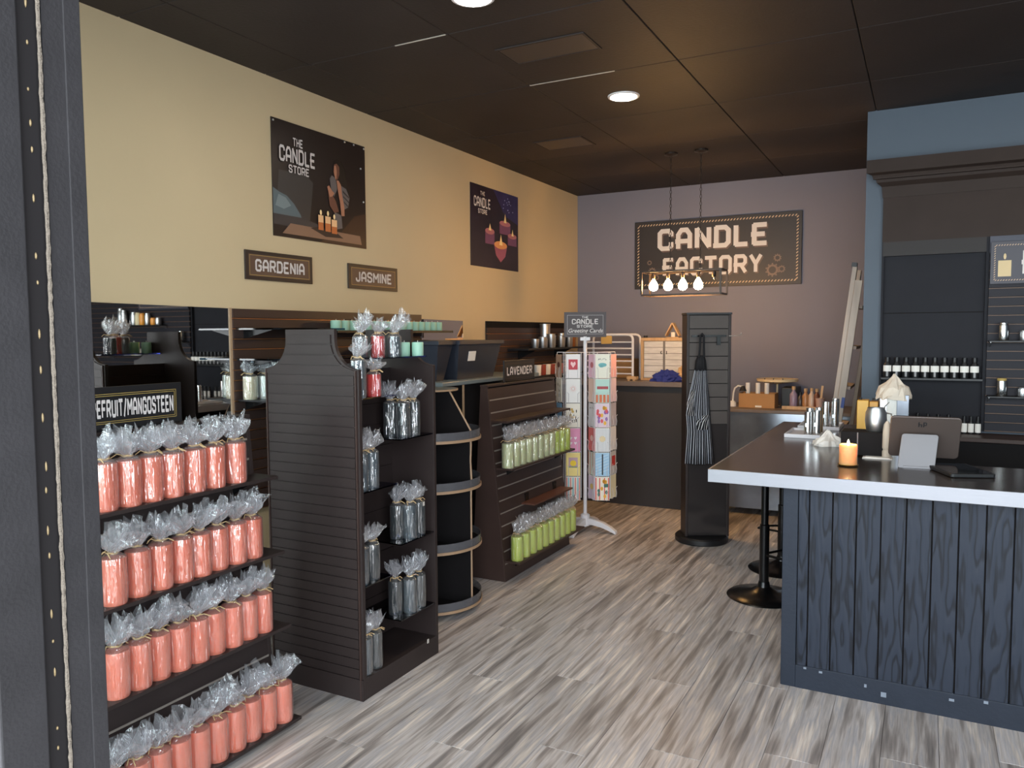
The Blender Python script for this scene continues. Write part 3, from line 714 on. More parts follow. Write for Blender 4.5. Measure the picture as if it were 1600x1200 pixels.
# scent sign on the near rack
def rack_sign(x, y0, y1, z0, z1, word, label, gold):
    t = thing('scent_sign', label, 'sign', (x, (y0+y1)/2, z0), group='scent name signs')
    B().box(x-.008, x, y0, y1, z0, z1).build('board', m_black, t, bevel=.001)
    O = (x, y0, z0); w, h = y1-y0, z1-z0
    b = B()
    if gold:
        for off in (.022, .028): border(b, O, EY, EZ, EX, off, w-off, off, h-off, .0016, .0008)
    else: border(b, O, EY, EZ, EX, .02, w-.02, .02, h-.02, .0015, .0008)
    b.build('border', m_gold if gold else m_signbrown, t)
    b = B(); text(b, word, O, EY, EZ, EX, .034, .040, h-.080, w-.066, sw=.72, off=.0012); b.build('lettering', m_text, t)
    B().box(x-.05, x+.012, y0+.02, y1-.02, z0-.0, z0+.006).build('foot', m_blackmetal, t)
rack_sign(-2.262, 1.402, 1.818, 1.154, 1.292, 'GRAPEFRUIT/MANGOSTEEN', 'black GRAPEFRUIT/MANGOSTEEN sign with gold border on top of the near rack', True)

LR = [(.945, -2.128, 3.93, 4.84), (.668, -2.098, 3.93, 4.85), (.121, -2.050, 3.93, 4.90)]
lr = rack('dark A-frame rack of lime green candles in the middle of the left side', 3.912, 4.84, -2.250, -2.135, 1.142, LR, m_brown2)
B().box(-2.19, -2.085, 4.20, 4.78, .402, .412).build('short_shelf', mat('reddish_shelf', (92, 58, 46), .4), lr)
for q in (4.25, 4.66): B().box(-2.19, -2.176, q, q+.05, .40, .46).build('bracket', m_blackmetal, lr)
for i, y in enumerate([3.972, 4.052, 4.134, 4.214, 4.296, 4.378, 4.460, 4.542, 4.622, 4.704, 4.786]):
    wrapped('palelime' if i < 8 else 'lime', (-2.146, y, .668), 'wrapped pale lime candle, %s from the left on the middle shelf of the lime rack' % ORD[i], 'lime candles on the middle rack')
for i, y in enumerate([3.985, 4.075, 4.165, 4.250, 4.336, 4.422, 4.508, 4.594, 4.680, 4.766]):
    wrapped('lime', (-2.095, y, .121), 'wrapped lime green candle, %s from the left on the lowest shelf of the lime rack' % ORD[i], 'lime candles on the middle rack')
rack_sign(-2.268, 4.155, 4.572, 1.154, 1.288, 'LAVENDER', 'small black LAVENDER sign on top of the lime candle rack', False)

# ================================================================== TALL GONDOLA
GX0, GX1, GY0, GY1 = -2.42, -1.928, 2.351, 2.890
gd = thing('display_gondola', 'tall dark slatted gondola with scalloped shoulders and open shelves', 'gondola', ((GX0+GX1)/2, (GY0+GY1)/2, 0))
def gond_profile(ins=0):
    P = [(GX0+ins, 0), (GX1-ins, 0)]
    zs, rad_ = 1.315, .118
    for i in range(9):
        a = -pi/2 - i*(pi/2)/8
        P.append((GX1-ins + rad_*cos(a)*1 - 0, zs + rad_ + rad_*sin(a)))
    P += [(GX1-rad_-ins, 1.474), (GX0+rad_+ins, 1.474)]
    for i in range(9):
        a = 0 - i*(pi/2)/8
        P.append((GX0+ins + rad_*cos(a), zs + rad_ + rad_*sin(a)))
    return P
pf = gond_profile()
for ya in (GY0+.008, GY1-.018):
    B().prism(pf, 'y', ya, ya+.018).build('end_panel', m_brown, gd, bevel=.001)
# slats applied on the end panel that faces the storefront
sp = .0402
smesh = B().box(GX0+.020, GX1-.020, -.006, 0, 0, sp-.005).mesh('slat', m_brown)
zz = .09; i = 0
while zz + sp < 1.475:
    if zz + sp < 1.315: 
        o = bpy.data.objects.new('slat', smesh); C.objects.link(o); o.parent = gd; o.location = Vector((0, GY0+.008, zz)) - org(gd)
    elif zz < 1.42:
        ins = lambda z: (max(0, .118**2 - (1.433 - min(max(z, 1.315), 1.433))**2)) ** .5 + .016
        zs_ = [zz + (sp-.005)*q/5 for q in range(6)]
        B().prism([(GX0+ins(z), z) for z in zs_] + [(GX1-ins(z), z) for z in reversed(zs_)], 'y', GY0+.002, GY0+.008).build('slat', m_brown, gd)
    zz += sp; i += 1
# corner trim strips in a lighter brown
for xx in (GX0+.012, GX1-.012): B().box(xx-.003, xx+.003, GY0+.0, GY0+.008, .0, 1.312).build('edge_strip', m_brown2, gd)
B().box(GX0, GX1, GY0+.001, GY0+.008, 0, .085).build('plinth', m_brown, gd)
XS = (GX0+GX1)/2
B().box(XS-.010, XS+.010, GY0+.026, GY1-.018, .085, 1.300).build('spine_board', m_brown, gd)
B().box(GX0+.004, GX1-.001, GY0+.026, GY1-.018, 0, .085).build('base_box', m_brown, gd)
s2 = B().box(0, .006, 0, GY1-GY0-.046, 0, .090).mesh('spine_slat', m_brown)
for k in range(12):
    o = bpy.data.objects.new('spine_slat', s2); C.objects.link(o); o.parent = gd; o.location = Vector((XS+.010, GY0+.027, .09 + k*.0965)) - org(gd)
    o = bpy.data.objects.new('spine_slat', s2); C.objects.link(o); o.parent = gd; o.location = Vector((XS-.016, GY0+.027, .09 + k*.0965)) - org(gd)
for zz, ya, yb in ((1.203, 2.372, 2.61), (.832, 2.372, 2.60), (.455, 2.372, 2.56), (1.012, 2.62, 2.885), (.566, 2.618, 2.885), (.240, 2.61, 2.885)):
    B().box(XS+.016, GX1-.004, ya+.006, min(yb, GY1-.02), zz-.005, zz).build('acrylic_shelf', m_acr, gd)
B().box(XS+.016, GX1-.03, 2.52, 2.868, 1.352, 1.357).build('acrylic_shelf', m_acr, gd)
for zz in (.88, .55, .3):
    B().box(GX0+.004, XS-.016, 2.38, 2.868, zz-.005, zz).build('acrylic_shelf', m_acr, gd)
for yy, zz in ((2.80, .075), (2.78, .70)):
    B().box(GX1-.0005, GX1+.0015, yy, yy+.012, zz, zz+.018).build('paint_chip', m_chip, gd)
GG = 'wrapped candles on the tall gondola'
def gw(kind, x, y, z, label): wrapped(kind, (x, y, z), label, GG)
gw('slateshort', -2.115, 2.600, 1.357, 'short grey wrapped candle left of the red one on top of the gondola')
gw('red', -2.070, 2.665, 1.357, 'short red wrapped candle on top of the gondola between two grey ones')
gw('slateshort', -2.035, 2.735, 1.357, 'short grey wrapped candle right of the red one on top of the gondola')
gw('grey', -1.972, 2.412, 1.203, 'tall silvery wrapped candle behind the gondola\'s scalloped shoulder')
gw('slateshort', -2.085, 2.425, 1.203, 'short silvery wrapped candle peeking over the gondola\'s scalloped shoulder')
gw('red', -1.970, 2.505, 1.203, 'short red wrapped candle on the upper left gondola shelf')
gw('slate', -2.030, 2.690, 1.012, 'slate wrapped candle, leftmost of three on the upper right gondola shelf')
gw('slate', -1.972, 2.705, 1.012, 'slate wrapped candle, middle of three on the upper right gondola shelf')
gw('slate', -1.968, 2.775, 1.012, 'slate wrapped candle, right of three on the upper right gondola shelf')
gw('grey', -1.972, 2.415, .832, 'tall silvery wrapped candle, front one on the gondola\'s left shelf below the red candle')
gw('grey', -1.972, 2.485, .832, 'tall silvery wrapped candle, rear one on the gondola\'s left shelf below the red candle')
gw('slate', -2.010, 2.700, .566, 'slate wrapped candle, leftmost of three on the middle right gondola shelf')
gw('grey', -1.966, 2.735, .566, 'grey wrapped candle, middle of three on the middle right gondola shelf')
gw('slate', -1.970, 2.805, .566, 'slate wrapped candle, right of three on the middle right gondola shelf')
gw('grey', -1.970, 2.405, .455, 'grey wrapped candle, front one on the low left gondola shelf')
gw('slate', -1.972, 2.480, .455, 'slate wrapped candle, rear one on the low left gondola shelf')
gw('slate', -2.005, 2.675, .240, 'slate wrapped candle, leftmost of three on the lowest right gondola shelf')
gw('grey', -1.965, 2.725, .240, 'grey wrapped candle, middle of three on the lowest right gondola shelf')
gw('slate', -1.968, 2.800, .240, 'slate wrapped candle, right of three on the lowest right gondola shelf')
gw('grey', -1.966, 2.415, .086, 'grey wrapped candle, front one on the gondola\'s base')
gw('slate', -1.968, 2.482, .086, 'slate wrapped candle, rear one on the gondola\'s base')
WG = 'wrapped candles on the wall side of the gondola, seen in the mirror'
for i, y in enumerate((2.43, 2.52, 2.61, 2.70, 2.79)):
    wrapped('slate', (-2.33, y, .88), 'slate wrapped candle, %s from the near end low on the gondola\'s wall side, seen mirrored' % ORD[i], WG)
# glass shelves and pale candles on the brown slatwall between the near rack and the gondola
m_gshelf = glass_mat('blue_glass_shelf', (130, 170, 196), .06, .03)
def wall_glass(z, label, m, x1=-2.70, y1=3.20):
    t = thing('glass_shelf', label, 'shelf', (-2.82, (2.68+y1)/2, z-.008)); B().box(WL+.024, x1, 2.675, y1, z-.008, z).build('pane', m, t)
    for q in (2.72, y1-.06): B().prism([(WL+.024, z-.05), (WL+.03, z-.05), (x1-.04, z-.010), (x1-.04, z-.008), (WL+.024, z-.008)], 'y', q, q+.004).build('bracket', m_blackmetal, t)
wall_glass(1.486, 'upper blue glass shelf on the brown slatwall left of the gondola', m_gshelf)
wall_glass(1.340, 'second blue glass shelf on the brown slatwall left of the gondola', m_gshelf)
wall_glass(1.142, 'black shelf of pale wrapped candles on the brown slatwall left of the gondola', m_black, -2.74)
for i, (x, y, k) in enumerate(((-2.885, 2.715, 'creamw'), (-2.865, 2.790, 'white'), (-2.865, 2.868, 'white'), (-2.795, 2.775, 'white'))):
    wrapped(k, (x, y, 1.142), ('cream wrapped candle at the left end of the black wall shelf', 'white wrapped candle right of the cream one on the black wall shelf', 'white wrapped candle partly behind the gondola on the black wall shelf', 'white wrapped candle at the front of the black wall shelf')[i], 'pale candles on the black wall shelf')
def votive(loc, label, group, r=.0305, h=.055):
    t = thing('votive_candle', label, 'candle', loc, 0, group)
    B().lathe([(r*.96, 0), (r, .003), (r, h-.004), (r*.95, h), (r*.5, h-.001), (0, h-.001)], loc, 16).build('wax', w_mint, t, smooth=True)
    B().tube([(loc[0], loc[1], loc[2]+h-.002), (loc[0]+.001, loc[1], loc[2]+h+.008)], .0012, 5).build('wick', m_paper, t)
for i in range(3): votive((-1.985 + .012*i, 2.775 + .045*i if i else 2.79, 1.357) if False else ((-2.03, 2.80, 1.357), (-1.985, 2.838, 1.357), (-2.085, 2.838, 1.357))[i],
    'mint votive candle on top of the gondola, %s of three' % ('leftmost', 'rightmost', 'rearmost')[i], 'mint votives on the gondola', r=.026, h=.06)
ws = tag(B().box(WL+.008, -2.80, 3.26, 4.42, 1.462, 1.476).build('wall_shelf', m_black, None, bevel=.001), 'long black wall shelf carrying a row of mint votives', 'shelf')
for i in range(16): votive((-2.855, 3.31 + i*.067, 1.476), 'mint votive candle, %s from the left in the row on the wall shelf' % ORD[i], 'mint votives on the wall shelf')

# ================================================================== HALF-ROUND SHELF STAND
cx, cy, R_ = -2.31, 3.40, .268
cs = thing('half_round_stand', 'black half-round shelf stand with beige-edged shelves behind the gondola', 'shelf stand', (cx, cy, 0))
B().prism([(-2.60, 0.02), (-2.058, .02), (-2.058, .960), (-2.190, 1.166), (-2.60, 1.166)], 'y', cy-.007, cy+.007).build('divider', m_blackmat, cs)
ed = B(); ed.tube([(-2.056, cy-.001, .03), (-2.056, cy-.001, .62), (-2.052, cy-.001, .70), (-2.058, cy-.001, .80), (-2.054, cy-.001, .88), (-2.056, cy-.001, .958), (-2.188, cy-.001, 1.166)], .0055, 6)
ed.build('edge_band', m_goldedge, cs, smooth=True)
B().tube([(-2.42, cy+.05, .96), (-2.42, cy+.05, 1.16)], .006, 6).build('stay_rod', m_goldedge, cs)
def half_shelf(z, r, last=False):
    a0, a1 = -pi*.72, pi*.40
    d = B(); pts = [(cx + r*cos(a0 + (a1-a0)*i/24), cy + r*sin(a0 + (a1-a0)*i/24)) for i in range(25)] + [(cx-.2, cy+.2)]
    d.prism(pts, 'z', z, z+.010); o = d.build('shelf', m_blackmat, cs)
    e = B(); e.lathe([(r+.003, -.004), (r+.006, -.004), (r+.006, .010), (r+.003, .010)], (cx, cy, z), 28, a0, a1); e.build('edge_band', m_goldedge, o, smooth=False)
    l = B(); l.lathe([(r+.001, .008), (r+.001, .050), (r-.002, .050), (r-.002, .008)], (cx, cy, z), 28, a0, a1); l.build('clear_lip', m_lip, o)
for z in (.040, .345, .655, .908): half_shelf(z, R_)
d = B(); d.prism([(cx + .15*cos(t_*.1745), cy + .15*sin(t_*.1745)) for t_ in range(-13, 8)] + [(cx-.2, cy)], 'z', 1.158, 1.166)
tp = d.build('top_shelf', mat('grey_laminate', (122, 132, 134), .4), cs)
B().lathe([(.151, 0), (.154, 0), (.154, .009), (.151, .009)], (cx, cy, 1.157), 20, -pi*.72, pi*.40).build('edge_band', m_goldedge, tp)

# table with totes behind the lime rack
tb = thing('side_table', 'tall black table with grey top carrying storage totes', 'table', (-2.67, 4.25, 0))
B().box(-2.93, -2.42, 3.70, 4.95, 1.150, 1.176).build('table_top', mat('grey_laminate', (122, 132, 134), .4), tb, bevel=.004)
B().box(-2.92, -2.46, 3.74, 4.90, 0, 1.150).build('body', m_blackmat, tb)
B().box(-2.428, -2.420, 3.925, 3.937, .92, 1.150).build('corner_strip', m_goldedge, tb)
m_tote = mat('tote_plastic', (44, 48, 58), .42, var=.1, vscale=4)
def tote(x0, x1, y0, y1, z0, h, label, lab):
    t = thing('storage_tote', label, 'tote', ((x0+x1)/2, (y0+y1)/2, z0), group='black storage totes')
    b = B(); k = .045
    b.add([(x0+k,y0+k,z0),(x1-k,y0+k,z0),(x1-k,y1-k,z0),(x0+k,y1-k,z0),(x0,y0,z0+h),(x1,y0,z0+h),(x1,y1,z0+h),(x0,y1,z0+h),
           (x0+.01,y0+.01,z0+h),(x1-.01,y0+.01,z0+h),(x1-.01,y1-.01,z0+h),(x0+.01,y1-.01,z0+h),(x0+k+.01,y0+k+.01,z0+.008),(x1-k-.01,y0+k+.01,z0+.008),(x1-k-.01,y1-k-.01,z0+.008),(x0+k+.01,y1-k-.01,z0+.008)],
          [(0,3,2,1),(0,1,5,4),(1,2,6,5),(2,3,7,6),(3,0,4,7),(4,5,9,8),(5,6,10,9),(6,7,11,10),(7,4,8,11),(8,9,13,12),(9,10,14,13),(10,11,15,14),(11,8,12,15),(12,13,14,15)])
    b.build('bin', m_tote, t)
    rm = B(); e = .012
    rm.box(x0-e, x1+e, y0-e, y0, z0+h-.022, z0+h+.002).box(x0-e, x1+e, y1, y1+e, z0+h-.022, z0+h+.002).box(x0-e, x0, y0, y1, z0+h-.022, z0+h+.002).box(x1, x1+e, y0, y1, z0+h-.022, z0+h+.002)
    rm.build('rim', m_tote, t, bevel=.002)
    if lab:
        q = k*.42
        B().obox((x1-q*.72, y0+.17, z0+h*.60), (.0012, .042, .030), (EX, EY, (.17,0,.985))).build('label', m_paper, t)
tote(-2.86, -2.45, 3.93, 4.46, 1.176, .235, 'black storage tote with white label on the grey table', True)
tote(-2.86, -2.47, 3.735, 3.90, 1.176, .235, 'black storage tote left of the labelled one, half behind the gondola', False)

# ================================================================== CARD SPINNER
SPX, SPY = -2.185, 5.235
ph = rad(24); cu_, su_ = cos(ph), sin(ph)
sp_ = thing('card_spinner', 'white wire greeting card spinner with a dark sign on top', 'card rack', (SPX, SPY, 0), ph)
def L2W(u, v, z): return Vector((SPX + u*cu_ - v*su_, SPY + u*su_ + v*cu_, z))
# local frame: u to the right, v away from the viewer
b = B(); b.tube([(0,0,.03), (0,0,1.43)], .014, 12); b.build('pole', m_white, sp_, smooth=True, local=True)
B().box(-.036, .036, -.012, .012, 1.40, 1.425).build('sign_clamp', m_white, sp_, local=True, bevel=.002)
for k in range(4):
    a = rad(-25 + 90*k); d_ = (cos(a), sin(a)); n_ = (-sin(a), cos(a)); vs = []; fs = []
    prof = [(0, .10, .05), (.06, .095, .045), (.14, .078, .040), (.20, .052, .034), (.245, .022, .028)]
    for (l, zt, th) in prof:
        for s_ in (-1, 1):
            for zz in (zt, max(0, zt-th)): vs.append((d_[0]*l + n_[0]*.020*s_, d_[1]*l + n_[1]*.020*s_, zz if zz == zt or l < .24 else 0))
    for i in range(4):
        q = i*4; fs += [(q, q+4, q+6, q+2), (q+1, q+3, q+7, q+5), (q, q+1, q+5, q+4), (q+2, q+6, q+7, q+3)]
    fs += [(0, 2, 3, 1), (16, 17, 19, 18)]
    B().add(vs, fs).build('foot', m_white, sp_, local=True, bevel=.004)
B().lathe([(.035, .04), (.035, .12), (.02, .13)], n=16).build('hub', m_white, sp_, local=True)
# columns: centre u,v and yaw of the column face (0 = facing the viewer)
COLS = {'A': (-.088, -.085, 0, .108), 'B': (.122, -.085, 0, .108), 'L': (-.190, .02, -66, .105), 'M': (.050, -.035, -62, .105), 'R': (.205, .02, 64, .105)}
ROWZ = [1.300 - .1775*i for i in range(6)]      # top of each row
def colframe(k):
    u, v, yw, w = COLS[k]; a = rad(yw); return Vector((u, v, 0)), Vector((cos(a), sin(a), 0)), Vector((sin(a), -cos(a), 0)), w
for k in COLS:
    c, U, Nn, w = colframe(k); wr = B()
    for s_ in (-1, 1):
        wr.tube([c + U*(w/2+.004)*s_ - Nn*.010 + Vector((0,0,1.315)), c + U*(w/2+.004)*s_ - Nn*.010 + Vector((0,0,.26))], .0022, 5)
    for zt in ROWZ:
        zb = zt - .168
        for s_ in (-1, 1):
            q = c + U*(w*.30)*s_
            wr.tube([q - Nn*.010 + Vector((0,0,zb-.002)), q + Nn*.012 + Vector((0,0,zb-.002)), q + Nn*.016 + Vector((0,0,zb+.03)), q + Nn*.010 + Vector((0,0,zb+.065)), q + U*.012*s_ + Nn*.016 + Vector((0,0,zb+.078))], .0016, 4)
        wr.tube([c - U*(w/2) - Nn*.010 + Vector((0,0,zb-.002)), c + U*(w/2) - Nn*.010 + Vector((0,0,zb-.002))], .0018, 4)
    wr.tube([c - U*w/2 - Nn*.010 + Vector((0,0,1.315)), Vector((0,0,1.315)), c + U*w/2 - Nn*.010 + Vector((0,0,1.315))], .0022, 5)
    wr.build('wire_column', m_white, sp_, local=True)
# sign on top
st = thing('greeting_card_sign', 'small dark THE CANDLE STORE Greeting Cards sign on top of the spinner', 'sign', L2W(0, 0, 1.425), ph)
B().box(-.152, .152, -.006, .006, 0, .182).build('board', mat('sign_charcoal', (70, 62, 64), .55), st, local=True, bevel=.001)
so = org(st); SO = (-.152, -.006, 0)
b = B(); border(b, SO, EX, EZ, NY, .022, .282, .022, .160, .0016); b.build('border', m_text, st, local=True)
b = B(); text(b, 'THE', SO, EX, EZ, NY, .128, .136, .016, .050); text(b, 'CANDLE', SO, EX, EZ, NY, .056, .094, .038, .196); text(b, 'STORE', SO, EX, EZ, NY, .092, .069, .020, .120); b.build('lettering', m_text, st, local=True)
ORG[st.name] = Vector((0,0,0)); script_text('Greeting Cards', .040, 'script_lettering', m_text, st, (0, -.006, .034), EX, EZ, NY); ORG[st.name] = so

CARDS = {
 'A': [('white', (238,230,228), 'white card with a red square and pale heart', [('sq', (196,58,72)), ('heart', (246,200,200))]),
       ('white', (236,232,228), 'white card with a coral starburst', [('burst', (226,138,120))]),
       ('cream', (236,226,206), 'cream card with gold and black flowers', [('floral', (70,62,54)), ('dots', (206,172,96))]),
       ('pink', (226,116,164), 'pink card with four white hearts', [('hearts4', (248,232,238))]),
       ('yellow', (240,206,92), 'yellow card with a framed yellow chick', [('sq', (196,160,170)), ('oval', (244,206,40)), ('grass', (96,140,72))]),
       ('pastel', (230,214,196), 'pastel striped card at the bottom of the left column', [('stripes', (140,196,206)), ('stripes2', (226,130,120))])],
 'B': [('ivory', (232,230,206), 'ivory card with dark scribble and a teal blot', [('scrib', (70,60,70)), ('blot', (112,182,186))]),
       ('mint', (160,208,192), 'mint card with a red banner above orange stripes', [('banner', (170,70,74)), ('botstripes', (214,110,62))]),
       ('multi', (222,190,206), 'bright multicoloured balloon card', [('balloons', (146,90,168)), ('balloons2', (236,178,52)), ('balloons3', (222,84,92))]),
       ('pinstripe', (236,234,232), 'white pinstriped card with a cream oval', [('pin', (176,178,186)), ('oval', (238,216,172))]),
       ('blue', (136,188,226), 'blue diagonal striped card with a black tie', [('diag', (206,226,242)), ('tie', (30,32,46))]),
       ('redstripe', (240,222,196), 'red and white striped card with coloured dots', [('stripes2', (222,84,72)), ('balloons', (60,110,96)), ('balloons2', (232,168,40))])],
 'L': [('brown', (150,112,84), 'brown card on the far left side column, top row', [('oval', (92,52,44))]), ('olive', (206,202,184), 'cream card with olive leaves on the left side column', [('floral', (110,104,64))]),
       ('sky', (84,150,204), 'blue card on the left side column above the rack shelf', []), ('pale', (226,220,210), 'pale card on the left side column, fourth row', []),
       ('grey', (200,198,200), 'grey card on the left side column, fifth row', []), ('white', (232,230,228), 'white card on the left side column, bottom row', [])],
 'M': [('rose', (226,172,196), 'rose pink card beside the spinner pole, top row', [('oval', (190,110,120))]), ('peach', (222,180,158), 'peach card beside the spinner pole, second row', []),
       ('grey', (196,192,194), 'grey card with dark twig beside the spinner pole', [('scrib', (90,84,80))]), ('red', (206,62,58), 'red card beside the spinner pole, fourth row', [('oval', (236,190,180))]),
       ('sage', (186,196,176), 'sage card beside the spinner pole, fifth row', [('stripes2', (214,120,104))]), ('lilac', (200,176,196), 'lilac card beside the spinner pole, bottom row', [('oval', (226,190,110))])],
 'R': [('pinkred', (232,160,168), 'pink edged card on the right side column, top row', []), ('lilac', (214,186,208), 'lilac card on the right side column, second row', []),
       ('greyv', (170,162,176), 'grey violet card on the right side column, third row', []), ('white', (234,230,230), 'white card on the right side column, fourth row', []),
       ('silver', (190,186,184), 'silver card with a red patch on the right side column', [('sq', (196,60,56))]), ('butter', (238,226,176), 'butter yellow card on the right side column, bottom row', [])],
}
def motif(kind, w, h):
    R = random.Random(kind)
    if kind == 'sq': return [rect(w*.18, w*.82, h*.36, h*.80)]
    if kind == 'heart': return [[(w*.5,h*.44),(w*.68,h*.60),(w*.66,h*.68),(w*.58,h*.70),(w*.5,h*.64),(w*.42,h*.70),(w*.34,h*.68),(w*.32,h*.60)]]
    if kind == 'hearts4': return [[(x,y-.012),(x+.011,y+.004),(x+.006,y+.011),(x,y+.006),(x-.006,y+.011),(x-.011,y+.004)] for x in (w*.34, w*.66) for y in (h*.36, h*.58)]
    if kind == 'burst': return [[(w*.5+.008*cos(a-.12),h*.6+.008*sin(a-.12)),(w*.5+.034*cos(a),h*.6+.034*sin(a)),(w*.5+.008*cos(a+.12),h*.6+.008*sin(a+.12))] for a in [i*pi/7 for i in range(14)]]
    if kind == 'floral': return [disc(w*R.uniform(.25,.75), h*R.uniform(.25,.75), .004, .013, 6, R.uniform(0,3)) for _ in range(9)]
    if kind == 'dots': return [disc(w*R.uniform(.25,.75), h*R.uniform(.4,.8), .010, None, 8) for _ in range(5)]
    if kind == 'oval': return [disc(w*.5, h*.55, w*.22, h*.13)]
    if kind == 'grass': return [[(w*(.2+.075*i), h*.36), (w*(.26+.075*i), h*.36), (w*(.22+.075*i), h*.46)] for i in range(8)]
    if kind == 'stripes': return [rect(w*x, w*(x+.09), 0.002, h*.98) for x in (.12, .45, .78)]
    if kind == 'stripes2': return [rect(w*x, w*(x+.07), 0.002, h*.98) for x in (.02, .28, .62, .9)]
    if kind == 'scrib': return [[(w*(.2+.1*i), h*(.78+R.uniform(-.03,.03))), (w*(.27+.1*i), h*(.80+R.uniform(-.05,.05))), (w*(.28+.1*i), h*(.815+R.uniform(-.05,.05))), (w*(.2+.1*i), h*.80)] for i in range(6)]
    if kind == 'blot': return [disc(w*.5, h*.56, w*.30, h*.09, 9), disc(w*.42, h*.50, w*.16, h*.05, 7)]
    if kind == 'banner': return [rect(w*.12, w*.9, h*.58, h*.70)]
    if kind == 'botstripes': return [rect(w*x, w*(x+.18), .002, h*.34) for x in (.04, .29, .54, .78)]
    if kind.startswith('balloons'): return [disc(w*R.uniform(.15,.85), h*R.uniform(.15,.85), .010, .015, 9) for _ in range(5)]
    if kind == 'pin': return [rect(w*x/10., w*(x/10.+.03), .003, h*.98) for x in range(1, 10)]
    if kind == 'diag': return [[(w*max(0,x), h*y), (w*min(1,x+.9), h*min(1,y+.22)), (w*min(1,x+.9), h*min(1,y+.25)), (w*max(0,x), h*(y+.03))] for x, y in ((.03,.05),(.03,.18),(.03,.31),(.03,.44),(.03,.57),(.03,.70))]
    if kind == 'tie': return [rect(w*.46, w*.56, h*.05, h*.95)]
    return []
n_c = 0
for k in 'ABLMR':
    c, U, Nn, w = colframe(k)
    for i, (nm, rgb, lab, ms) in enumerate(CARDS[k]):
        zb = ROWZ[i] - .168; hh = .168; cw = w - .006
        base = c + Nn*.002; wo = L2W(base.x, base.y, zb)
        rgb = tuple(int(v*.72 + 250*.28) for v in rgb); cm_ = mat('card_%d_%d_%d' % rgb, rgb, .55)
        t = thing('greeting_card', lab, 'greeting card', wo, ph, 'greeting cards on the spinner')
        B().obox(Vector((0,0,hh/2)), (cw/2, .0012, hh/2), (U, Nn, (0,0,1))).build('card', cm_, t, local=True)
        if k in 'AB' or i % 2: B().obox(Vector((0,0,hh/2+.004)) - Nn*.004, (cw/2, .0015, hh/2), (U, Nn, (0,0,1))).build('envelope', m_paper, t, local=True)
        for q, (kind, col) in enumerate(ms):
            b = B()
            for sh in motif(kind, cw, hh): flat(b, -U*cw/2 + Nn*.0014, U, EZ, Nn, sh, .0004*(q+1))
            b.build('print', mat('print_%d_%d_%d' % col, col, .55), t, local=True)

# ================================================================== SLAT TOWER WITH APRON
TWX, TWY = -1.335, 5.36; ta = rad(28)
tw = thing('slat_tower', 'dark slatted spinner tower on a round base', 'display tower', (TWX, TWY, 0), ta)
hw, hd = .142, .070
m_tow = mat('tower_slat', (70, 62, 58), .55, var=.08)
B().lathe([(.175, 0), (.182, .008), (.182, .036), (.172, .046), (0, .046)], (-.02, 0, 0), 36).build('base', m_black, tw, smooth=True, local=True)
for sx in (-1, 1):
    B().box(sx*hw-.009, sx*hw+.009, -hd-.006, hd+.006, .046, 1.575).build('corner_post', m_brown, tw, local=True, bevel=.003)
B().box(-hw-.013, hw+.013, -hd-.010, hd+.010, 1.575, 1.588).build('top_cap', m_black, tw, local=True)
B().box(-hw+.009, hw-.009, -hd+.012, hd-.012, .046, 1.575).build('core', m_blackmat, tw, local=True)
tsm = B().box(-hw+.009, hw-.009, 0, .010, 0, .088).mesh('slat', m_tow)
for i in range(8):
    for side in (0, 1):
        o = bpy.data.objects.new('slat', tsm); C.objects.link(o); o.parent = tw; o.location = (0, -hd+.002 if side == 0 else hd-.012, 1.575 - (i+1)*.0935)
m_glosspan = mat('gloss_panel', (54, 50, 50), .07, spec=.8)
B().box(-hw+.009, hw-.009, -hd+.002, -hd+.012, .055, 1.575-8*.0935-.004).build('gloss_panel', m_glosspan, tw, local=True)
hk = thing('display_hook', 'black hook bar on the slat tower carrying the apron', 'hook', Matrix.Rotation(ta, 3, 'Z') @ Vector((0, -hd, 1.43)) + Vector((TWX, TWY, 0)), ta)
B().box(-.12, .115, -.014, .0, -.006, .006).build('bar', m_blackmetal, hk, local=True)
B().tube([(.135, -.005, 0), (.19, -.03, .0), (.205, -.04, .008), (.208, -.042, .022)], .003, 6).build('prong', m_steel, hk, local=True)
B().box(.05, .075, -.020, -.001, -.062, .0).build('tab', m_blackmetal, hk, local=True)

def striped(name, a, c, scale, ang, width):
    m = bpy.data.materials.new(name); m.use_nodes = True; nt = m.node_tree; N = nt.nodes; Lk = nt.links; bs = N['Principled BSDF']
    tc = N.new('ShaderNodeUVMap'); mp = N.new('ShaderNodeMapping'); mp.inputs['Rotation'].default_value = (0, 0, rad(ang)); Lk.new(tc.outputs[0], mp.inputs[0])
    sx = N.new('ShaderNodeSeparateXYZ'); Lk.new(mp.outputs[0], sx.inputs[0])
    ml = N.new('ShaderNodeMath'); ml.operation = 'MULTIPLY'; ml.inputs[1].default_value = scale; Lk.new(sx.outputs[0], ml.inputs[0])
    fr_ = N.new('ShaderNodeMath'); fr_.operation = 'FRACT'; Lk.new(ml.outputs[0], fr_.inputs[0])
    gt = N.new('ShaderNodeMath'); gt.operation = 'LESS_THAN'; gt.inputs[1].default_value = width; Lk.new(fr_.outputs[0], gt.inputs[0])
    mx = N.new('ShaderNodeMixRGB'); mx.inputs[1].default_value = lin(a); mx.inputs[2].default_value = lin(c); Lk.new(gt.outputs[0], mx.inputs[0])
    Lk.new(mx.outputs[0], bs.inputs['Base Color']); bs.inputs['Roughness'].default_value = .85; return m
m_stripe = striped('apron_stripes', (26, 27, 34), (190, 194, 204), 13, 0, .24)
m_stripe2 = striped('pocket_stripes', (20, 20, 26), (226, 226, 228), 9, 38, .22)
